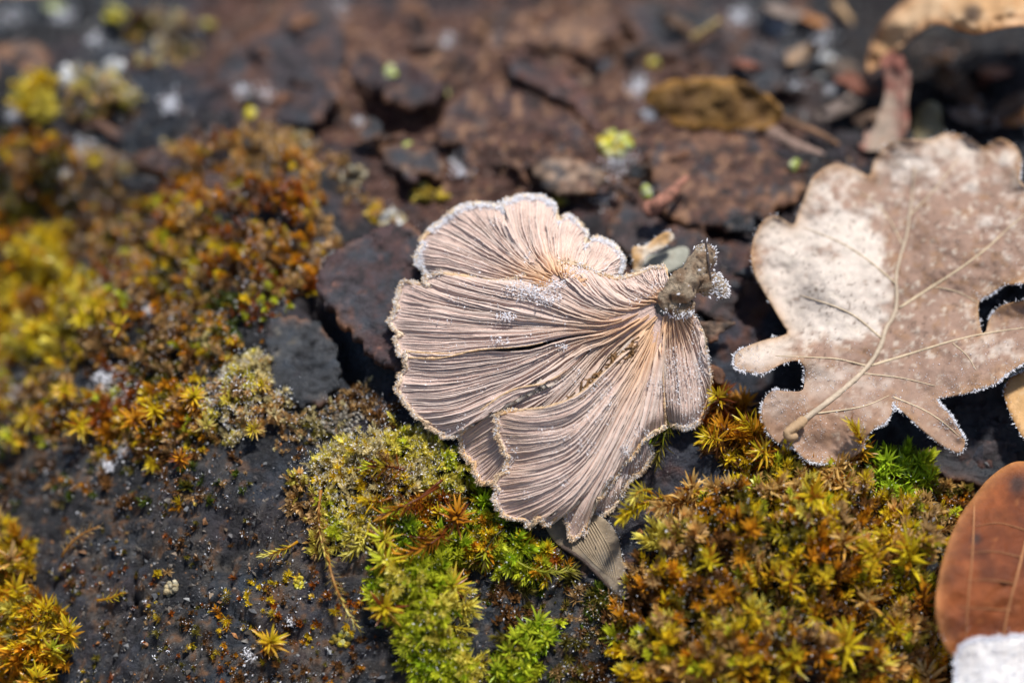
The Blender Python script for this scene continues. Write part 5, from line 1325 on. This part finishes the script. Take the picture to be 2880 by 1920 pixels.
moss_shoot('plump pale yellow moss sprig lying apart from the lemon moss fringe', None, (838, 1535), (735, 1562), 0.08, 0.12, 0.11, LEM, YEL, 'branch', 40)
moss_shoot('long pale amber moss sprig hanging down over the stony bark', None, (905, 1400), (925, 1580), 0.14, 0.16, 0.13, LEM, PAM, 'branch', 60)
moss_shoot('thin tail of pale amber moss continuing down the stony bark', None, (922, 1560), (1015, 1775), 0.14, 0.10, 0.10, LEM, PAM, 'branch', 60)
moss_shoot('lemon yellow moss sprig leaning out of the lemon mat over the stony bark', None, (1040, 1480), (968, 1562), 0.14, 0.16, 0.13, LEM, LEM, 'branch', 46)
moss_shoot('green tipped brown moss shoot lying across the lemon frosted mat', None, (1160, 1365), (1035, 1312), 0.20, 0.42, 0.18, LIM, RUS, 'tuft', 34)
moss_shoot('rust red moss sprig with two bare stalks lying below the lemon mat', None, (1235, 1412), (1065, 1452), 0.28, 0.36, 0.16, AMB, RUS, 'tuft', 40)
moss_shoot('second rust red stalk beside the rust red moss sprig', None, (1245, 1400), (1130, 1445), 0.32, 0.34, 0.10, RUS, RUS, 'branch', 20)
moss_shoot('yellow green shoot with amber lower leaves above the rust red sprig', None, (1110, 1425), (1030, 1408), 0.2, 0.38, 0.15, YEL, AMB, 'tuft', 30)
moss_shoot('dark rust sprig ending in a green frosted tip below the front lobes', None, (1130, 1530), (1255, 1510), 0.18, 0.30, 0.17, LIM, RUS, 'tuft', 40)
moss_shoot('long amber rust sprig curving between green shoots', None, (1260, 1505), (1120, 1560), 0.16, 0.28, 0.16, AMB, RUS, 'branch', 50)
star('amber star shoot tucked against the fungus front lobe', None, 1286, 1437, 1.5, AMB, RUS, 28)
star('yellow green star shoot beside the long amber rust sprig', None, 1072, 1507, 1.4, LIM, AMB, 26)
star('fresh green star shoot at the lower edge of the mixed green moss', None, 1075, 1567, 1.5, LIM, YEL, 28)
star('amber and gold star shoot at the edge of the feathery lime moss', None, 1082, 1706, 1.6, YEL, RUS, 30)
star('lime and amber star shoot between the mixed moss and the feathery lime moss', None, 1272, 1640, 1.5, LIM, AMB, 28)
moss_shoot('frosted olive green frond below the lowest fungus lobes', None, (1420, 1510), (1362, 1590), 0.15, 0.26, 0.16, LIM, OLI, 'branch', 50)
moss_shoot('pale green frosted sprig pointing at the fibrous leaf skeleton', None, (1440, 1590), (1610, 1598), 0.14, 0.22, 0.11, LEM, LIM, 'branch', 60)
l, g = 'feathery lime green frond in the soft lime moss mat', 'fronds in the lime moss mat'
for (bx, by), (tx, ty) in (((1230, 1660), (1150, 1605)), ((1180, 1680), (1075, 1632)), ((1220, 1760), (1130, 1735)), ((1230, 1830), (1150, 1790)), ((1260, 1850), (1205, 1900)), ((1290, 1830), (1270, 1905)), ((1200, 1800), (1130, 1830)), ((1300, 1760), (1240, 1700)), ((1180, 1850), (1160, 1915))):
    moss_shoot(l, g, (bx, by), (tx, ty), 0.16, 0.32, 0.125, LIM, GRN, 'branch', 56)
l, g = 'plump bright green shoot in the leafy green clump', 'shoots in the leafy green clump'
for x, y in ((1482, 1765), (1523, 1735), (1429, 1823), (1487, 1820), (1474, 1872), (1400, 1872), (1540, 1790), (1450, 1790)):
    star(l, g, x, y, 1.15, LIM, GRN, 16, kind='tuft', h=0.3, dy=26)
# around the amber cushion
moss_shoot('fiery rust and amber moss head standing between fungus and oak leaf', None, (2030, 1215), (2012, 1110), 0.05, 0.55, 0.20, YEL, RUS, 'star', 40)
moss_shoot('low rust moss head leaning against the fungus beside the fiery one', None, (2040, 1200), (1975, 1150), 0.05, 0.40, 0.17, AMB, RUS, 'star', 30)
moss_shoot('yellow amber moss head below the fiery rust head', None, (2050, 1270), (1988, 1230), 0.05, 0.42, 0.18, YEL, AMB, 'star', 32)
moss_shoot('tall yellow green moss shoot leaning over the oak leaf edge', None, (2140, 1290), (2095, 1185), 0.1, 0.66, 0.20, YEL, AMB, 'tuft', 36)
moss_shoot('golden amber moss head at the foot of the tall yellow green shoot', None, (2160, 1320), (2135, 1265), 0.1, 0.5, 0.18, YEL, AMB, 'star', 28)
moss_shoot('olive green sprawling moss sprig pressed against the fungus lower edge', None, (1935, 1212), (1815, 1232), 0.18, 0.36, 0.19, GRN, OLI, 'tuft', 40)
moss_shoot('dark olive moss sprig hanging under the sprawling olive sprig', None, (1880, 1225), (1850, 1300), 0.2, 0.22, 0.16, OLI, OLI, 'branch', 30)
moss_shoot('bright yellow moss branch pointing at the fungus lowest lobes', None, (1890, 1440), (1750, 1455), 0.30, 0.55, 0.18, YEL, YEL, 'branch', 80)
moss_shoot('short upright yellow side branch on the bright yellow moss branch', None, (1830, 1450), (1780, 1400), 0.40, 0.60, 0.16, LEM, YEL, 'tuft', 28)
moss_shoot('bushy amber branch behind the bright yellow moss branch', None, (1960, 1430), (1850, 1425), 0.30, 0.6, 0.19, PAM, AMB, 'branch', 80)
l, g = 'pale amber tuft along the back rim of the amber cushion', 'tufts on the back rim of the amber cushion'
for x, y in ((1945, 1360), (1998, 1362), (2048, 1366), (1920, 1400), (2200, 1352), (2170, 1372), (2230, 1372)):
    star(l, g, x, y, 1.35, PAM, AMB, 30, kind='tuft', h=0.5, dy=60)
moss_shoot('tall golden spire of moss in front of the folded oak leaf lobe', None, (2402, 1345), (2393, 1190), 0.25, 0.80, 0.15, YEL, AMB, 'branch', 80)
l, g = 'amber tuft at the foot of the tall golden spire', 'tufts around the golden spire'
for x, y in ((2385, 1300), (2345, 1320), (2374, 1362), (2430, 1350), (2330, 1350)):
    star(l, g, x, y, 1.25, PAM, AMB, 30, kind='tuft', h=0.55, dy=40)
star('big soft yellow tuft rising from the back of the amber cushion', None, 2287, 1400, 1.9, YEL, AMB, 36, kind='tuft', h=0.8, dy=80)
l, g = 'vivid green shoot in the patch shaded by the oak leaf lobe', 'shoots in the vivid green patch'
for x, y in ((2452, 1270), (2493, 1290), (2562, 1342), (2585, 1300), (2550, 1382), (2520, 1325), (2610, 1335), (2475, 1330), (2540, 1300), (2500, 1365)):
    star(l, g, x, y, 1.3, GRN, GRN, 20, kind='tuft', h=0.36, dy=36)
l, g = '{} tuft standing above the brown of the amber moss cushion', 'golden tufts on the amber cushion'
for x, y, sc, p, o in ((2550, 1530, 2.0, YEL, YEL), (2477, 1501, 1.5, YEL, AMB), (2440, 1535, 1.5, YEL, AMB), (1995, 1567, 1.4, YEL, YEL), (2377, 1782, 1.9, YEL, YEL), (2524, 1762, 1.7, YEL, AMB), (2638, 1753, 1.6, LEM, PAM), (2683, 1806, 1.5, YEL, YEL),
                       (2116, 1713, 1.4, YEL, AMB), (2022, 1672, 1.4, AMB, AMB), (2030, 1750, 1.3, YEL, OLI), (2295, 1741, 1.4, YEL, AMB), (2367, 1509, 1.4, PAM, AMB), (2080, 1570, 1.2, AMB, AMB), (2180, 1500, 1.2, YEL, OLI), (2240, 1840, 1.5, YEL, OLI), (2480, 1850, 1.6, LEM, YEL),
                       (2600, 1880, 1.6, CRE, AMB), (2090, 1860, 1.5, YEL, AMB), (1930, 1860, 1.3, YEL, AMB), (2440, 1680, 1.4, PAM, AMB), (2600, 1650, 1.3, AMB, RUS), (2230, 1620, 1.3, YEL, AMB)):
    star(l, g, x, y, sc, p, o, 26, kind='tuft', h=0.42 * sc, dy=40 * sc)
l, g = 'tall orange moss stalk with a golden tip on the amber cushion', 'orange stalks on the amber cushion'
for (bx, by), (tx, ty) in (((2150, 1720), (2215, 1585)), ((2330, 1730), (2336, 1610)), ((2085, 1880), (2070, 1750)), ((2430, 1660), (2450, 1580))):
    moss_shoot(l, g, (bx, by), (tx, ty), 0.2, 0.75, 0.13, YEL, AMB, 'branch', 50)
l, g = '{} tuft on the moss hanging at the lower flank of the log', 'tufts on the lower flank moss'
for x, y, p in ((40, 1650, YEL), (110, 1740, YEL), (150, 1820, LIM), (40, 1860, AMB), (110, 1900, YEL), (30, 1560, TAN), (190, 1760, YEL)):
    star(l, g, x, y, 1.5, p, AMB, 24, kind='tuft', h=0.45, dy=40)

# --- lichen and small growths
def lichen(label, x, y, r, cols, n=16, h=0.0, group=None, seed=0, sz=0.05):
    n = int(n * 1.6)
    rng = np.random.default_rng(int(x * 3 + y) + seed)
    B = on_bark(np.array(float(x)), np.array(float(y)))
    parts = []
    a = rng.uniform(0, 6.28, n); q = r * np.sqrt(rng.random(n)) * 0.85
    PP = on_bark(x + q * np.cos(a), y + q * 0.75 * np.sin(a)) + np.array([0, 0, h])
    th_ = np.linspace(0, 6.283, 25)[:-1]; ring = [B + np.array([0, 0, 0.02])]
    rp_ = np.concatenate([[on_bark(x + r * k_ * np.cos(th_), y + r * k_ * 0.75 * np.sin(th_)) + np.array([0, 0, 0.018 - 0.05 * (k_ > 0.6)])] for k_ in (0.35, 0.62)])
    crust = np.vstack([ring[0][None], rp_.reshape(-1, 3)])
    k_ = np.arange(24); k2_ = (k_ + 1) % 24
    parts.append((crust, np.stack([1 + k_, 25 + k_, 25 + k2_, 1 + k2_], 1), np.stack([0 * k_, 1 + k_, 1 + k2_], 1), np.array(cols[0]) * 0.35))
    for i in range(n):
        p = PP[i]
        ax = rng.normal(0, 0.5, 3) + np.array([0, -0.2, 1.0]); ax /= np.linalg.norm(ax)
        s = sz * rng.uniform(0.4, 1.35)
        pth = p + ax * np.linspace(-0.4, 1.3, 5)[:, None] * s
        V, Q, T, C = tube(pth, np.array([0.5, 0.8, 1.0, 0.85, 0.4]) * s * 0.75, 8, 0.6, i, (1, 1, 1))
        c = np.array(cols[rng.integers(0, len(cols))]) * rng.uniform(0.75, 1.2)
        parts.append((V, Q, T, np.broadcast_to(c, (len(V), 3))))
    V, Q, T, C = cat_meshes(parts)
    o = obj_from('lichen_tuft', V, Q, T, mat=M_LICH, col=C, base=B)
    o.location = Vector(B * U)
    tag(o, label, 'lichen', group)
    return o
YC = [(0.58, 0.50, 0.04), (0.52, 0.40, 0.04), (0.62, 0.58, 0.22)]; WC = [(0.50, 0.51, 0.51), (0.68, 0.68, 0.67), (0.36, 0.34, 0.30)]; GC = [(0.46, 0.52, 0.12), (0.55, 0.58, 0.32)]; TC = [(0.46, 0.36, 0.20), (0.38, 0.32, 0.2), (0.5, 0.44, 0.3)]; DC = [(0.30, 0.20, 0.02), (0.05, 0.05, 0.02), (0.36, 0.27, 0.04)]
lichen('grey white lichen cushion above the yellow corner moss', 205, 215, 45, WC, 40, seed=3, sz=0.045)
lichen('small white lichen knob beside the grey white cushion', 325, 190, 30, WC, 18, seed=4, sz=0.045)
lichen('pale yellow lichen knob beyond the grey tan frosted crust', 590, 90, 34, YC, 14, seed=7, sz=0.06)
lichen('dull yellow lichen at the log corner', 325, 45, 36, YC, 14, seed=8)
lichen('dull green lichen nearest the tan ground', 155, 25, 26, GC, 10, seed=9)
lichen('pale green lichen knob on the red bark plates edge', 690, 215, 24, GC + WC, 10, seed=10)
lichen('single yellow lichen knob below the pale green one', 702, 325, 15, YC, 6, seed=11, sz=0.06)
lichen('tan lichen tuft at the top of the orange moss mat', 830, 395, 46, TC, 26, seed=12)
lichen('yellow white lichen tuft on the end of the big brown plate', 1730, 410, 48, YC + GC, 38, seed=13, sz=0.06)
lichen('small yellow lichen knob close above the fungus rim', 1570, 568, 18, YC, 8, seed=14, sz=0.06)
lichen('dark yellow lichen patch behind the loose slab', 1185, 550, 40, DC, 26, seed=15)
lichen('yellow lichen dot beside the dark yellow patch', 1245, 555, 14, [(0.46, 0.32, 0.03)], 7, seed=16, sz=0.055)
lichen('tan lichen specks in a dark hollow of the bark', 995, 500, 44, TC, 30, seed=17, sz=0.04)
lichen('frosty tan lichen tuft behind the fungus left rim', 1105, 620, 44, TC + WC, 28, seed=18)
lichen('lime lichen dot on the purple red flake', 1100, 205, 16, GC, 7, seed=19, sz=0.055)
lichen('cream lichen dot on the end of the purple red flake', 1245, 265, 16, YC, 7, seed=20)
lichen('lime lichen dot below the dark flake', 1145, 415, 14, GC, 6, seed=21)
lichen('yellow lichen dot on the speckled back plate', 1838, 175, 17, YC, 7, seed=22, sz=0.06)
lichen('pale green lichen dot beyond the speckled back plate', 1815, 80, 22, GC, 9, seed=23, sz=0.06)
lichen('green white lichen beside the reddish bud', 1828, 545, 26, GC + WC, 14, seed=24)
lichen('lime lichen dot on the rounded brown plate', 2045, 508, 16, GC, 7, seed=25, sz=0.055)
lichen('white lime lichen dot on the front edge of the rounded brown plate', 2052, 582, 17, GC + WC, 7, seed=26, sz=0.055)
lichen('lime lichen dot at the end of the rounded brown plate', 2232, 468, 12, GC, 5, seed=27, sz=0.05)
lichen('grey blue lichen crumbs between the twig and the back plates', 2310, 190, 60, WC, 30, seed=28)
lichen('pale crumbs of lichen among the litter near the ochre stick', 2180, 60, 60, WC, 26, seed=29)
lichen('cream lichen knob on the shaded green moss buds', 548, 950, 22, [(0.62, 0.6, 0.45)], 8, seed=30, sz=0.06)
lichen('pale yellow lichen knob next to the cream knob', 600, 935, 26, YC + GC, 10, seed=31, sz=0.055)
lichen('grey crust of lichen between the lemon moss and the cream moss', 960, 1180, 70, [(0.2, 0.17, 0.13), (0.3, 0.27, 0.22), (0.16, 0.12, 0.08)], 60, seed=32, sz=0.03)
lichen('tiny yellow lichen clump on the stony bark', 845, 1640, 26, YC, 14, seed=33, sz=0.03)
lichen('ochre lichen clump under the hanging moss tail', 960, 1800, 30, DC + YC, 26, seed=34, sz=0.04)
lichen('mossy tan lichen beside the crack in the stony bark', 485, 1660, 26, TC, 12, seed=35, sz=0.045)

# ------------------------------------------------------------------ crumbs, grit and scattered frost on the bark
def _crumb(seed):
    rng = np.random.default_rng(seed)
    v = np.array([(1, 0, 0), (-1, 0, 0), (0, 1, 0), (0, -1, 0), (0, 0, 1), (0, 0, -1)], float) * rng.uniform(0.55, 1.1, (6, 1)) + rng.normal(0, 0.15, (6, 3))
    t = np.array([(0, 2, 4), (2, 1, 4), (1, 3, 4), (3, 0, 4), (2, 0, 5), (1, 2, 5), (3, 1, 5), (0, 3, 5)])
    return v, t
CRUMBS = [_crumb(i) for i in range(6)]
rng = np.random.default_rng(77)
def scatter(n, wfun):
    p = rng.uniform((-120, -80), (3000, 2000), (n * 3, 2))
    p = p[rng.random(len(p)) < wfun(p[:, 0], p[:, 1])][:n]
    return p
def crumb_w(x, y):
    g_ = np.clip(sstep(1000, 300, x) * sstep(1000, 1350, y) + sstep(1250, 1500, y) * sstep(1900, 1500, x) + 0.35 * sstep(900, 500, x) + 0.25 * sstep(1800, 2100, x) * sstep(500, 200, y), 0, 1)
    return (0.08 + 0.92 * g_) * (0.25 + 0.75 * (vn(x / 60, y / 60, 301) > 0.42))
p = scatter(9500, crumb_w)
X = on_bark(p[:, 0], p[:, 1])
pal = np.array([(0.05, 0.045, 0.045), (0.09, 0.075, 0.06), (0.16, 0.075, 0.03), (0.26, 0.11, 0.035), (0.20, 0.14, 0.09), (0.12, 0.12, 0.12), (0.36, 0.25, 0.05), (0.03, 0.03, 0.035)])
pw = np.array([5, 6, 2.2, 0.6, 1.8, 3.0, 0.2, 2.5]); pw = pw / pw.sum()
parts = []
vi = rng.integers(0, 6, len(p))
for b in range(6):
    m = vi == b; k = m.sum()
    s = rng.uniform(0.010, 0.034, k) * (0.6 + 1.8 * rng.random(k) ** 4)
    V, T = instances(CRUMBS[b][0], CRUMBS[b][1], X[m], rot_to(rng.normal(size=(k, 3)), rng.uniform(0, 6, k)), np.stack([s, s * rng.uniform(0.5, 1.2, k), s * rng.uniform(0.4, 0.9, k)], 1))
    c = pal[rng.choice(len(pal), k, p=pw)] * rng.uniform(0.6, 1.4, (k, 1))
    parts.append((V, None, T, np.repeat(c, 6, 0)))
V, Q, T, C = cat_meshes(parts)
tag(obj_from('bark_crumbs', V, tris=T, mat=M_CRUMB, col=C, smooth=False), 'fine dark and rusty bark crumbs scattered over the log', 'crumbs', kind='stuff')

def frost_w(x, y):
    n = vn(x / 33, y / 33, 401); n2 = vn(x / 120, y / 120, 403)
    base = 0.10 + 0.9 * sstep(0.62, 0.8, n * 0.65 + n2 * 0.35)
    return base * (0.35 + 0.65 * sstep(1100, 500, x))
p = scatter(5000, frost_w)
X = on_bark(p[:, 0], p[:, 1]) + np.array([0, 0, 0.006])
fv, ft = frost_mesh(X, log_normal(X), rng, 0.008, 0.022, 0.9, 0.9)
fr = [(fv, None, ft, (1, 1, 1))]
# little heaps of frost caught in the bark
for cx, cy, r, k in ((300, 1075, 40, 160), (330, 1130, 28, 120), (270, 800, 26, 160), (350, 1270, 22, 120), (305, 1320, 16, 80), (480, 300, 26, 120), (45, 330, 26, 120), (690, 260, 30, 120), (760, 275, 24, 100), (240, 430, 30, 160), (190, 500, 24, 140), (900, 740, 26, 160), (925, 700, 22, 120),
                     (1700, 180, 20, 80), (1795, 250, 30, 140), (1830, 330, 24, 90), (2080, 60, 26, 120), (2180, 70, 24, 120), (2310, 115, 30, 120), (2340, 265, 22, 90), (2235, 240, 28, 90), (420, 880, 18, 80), (490, 900, 14, 60), (1290, 480, 26, 90), (1740, 470, 50, 120), (1690, 545, 40, 120), (820, 1760, 14, 30), (700, 1850, 14, 30), (75, 710, 26, 140), (40, 1115, 24, 80), (1010, 350, 16, 50), (1260, 130, 22, 90), (880, 60, 26, 90), (950, 30, 30, 90), (180, 60, 30, 110), (30, 75, 40, 140), (270, 130, 30, 100)):
    k = int(k * 2.2)
    q = rng.normal(0, 0.55, (k, 2)) * r + np.array([cx, cy])
    Xh = on_bark(q[:, 0], q[:, 1]) + np.array([0, 0, 1.0]) * rng.uniform(0, 0.10, (k, 1))
    fv, ft = frost_mesh(Xh, log_normal(Xh), rng, 0.014, 0.040, 0.9, 0.95)
    fr.append((fv, None, ft, (1, 1, 1)))
V, Q, T, C = cat_meshes(fr)
tag(obj_from('frost', V, tris=T, mat=M_FROST, smooth=False), 'white frost grains sprinkled over the bare bark', 'frost', kind='stuff')
V, Q, T, C = cat_meshes([(v, None, t_, (1, 1, 1)) for v, t_ in MOSS_FROST])
tag(obj_from('frost', V, tris=T, mat=M_FROST, smooth=False), 'glittering frost crystals on the moss mats', 'frost', kind='stuff')
for o in bpy.data.objects:
    if '_base' in o: del o['_base']
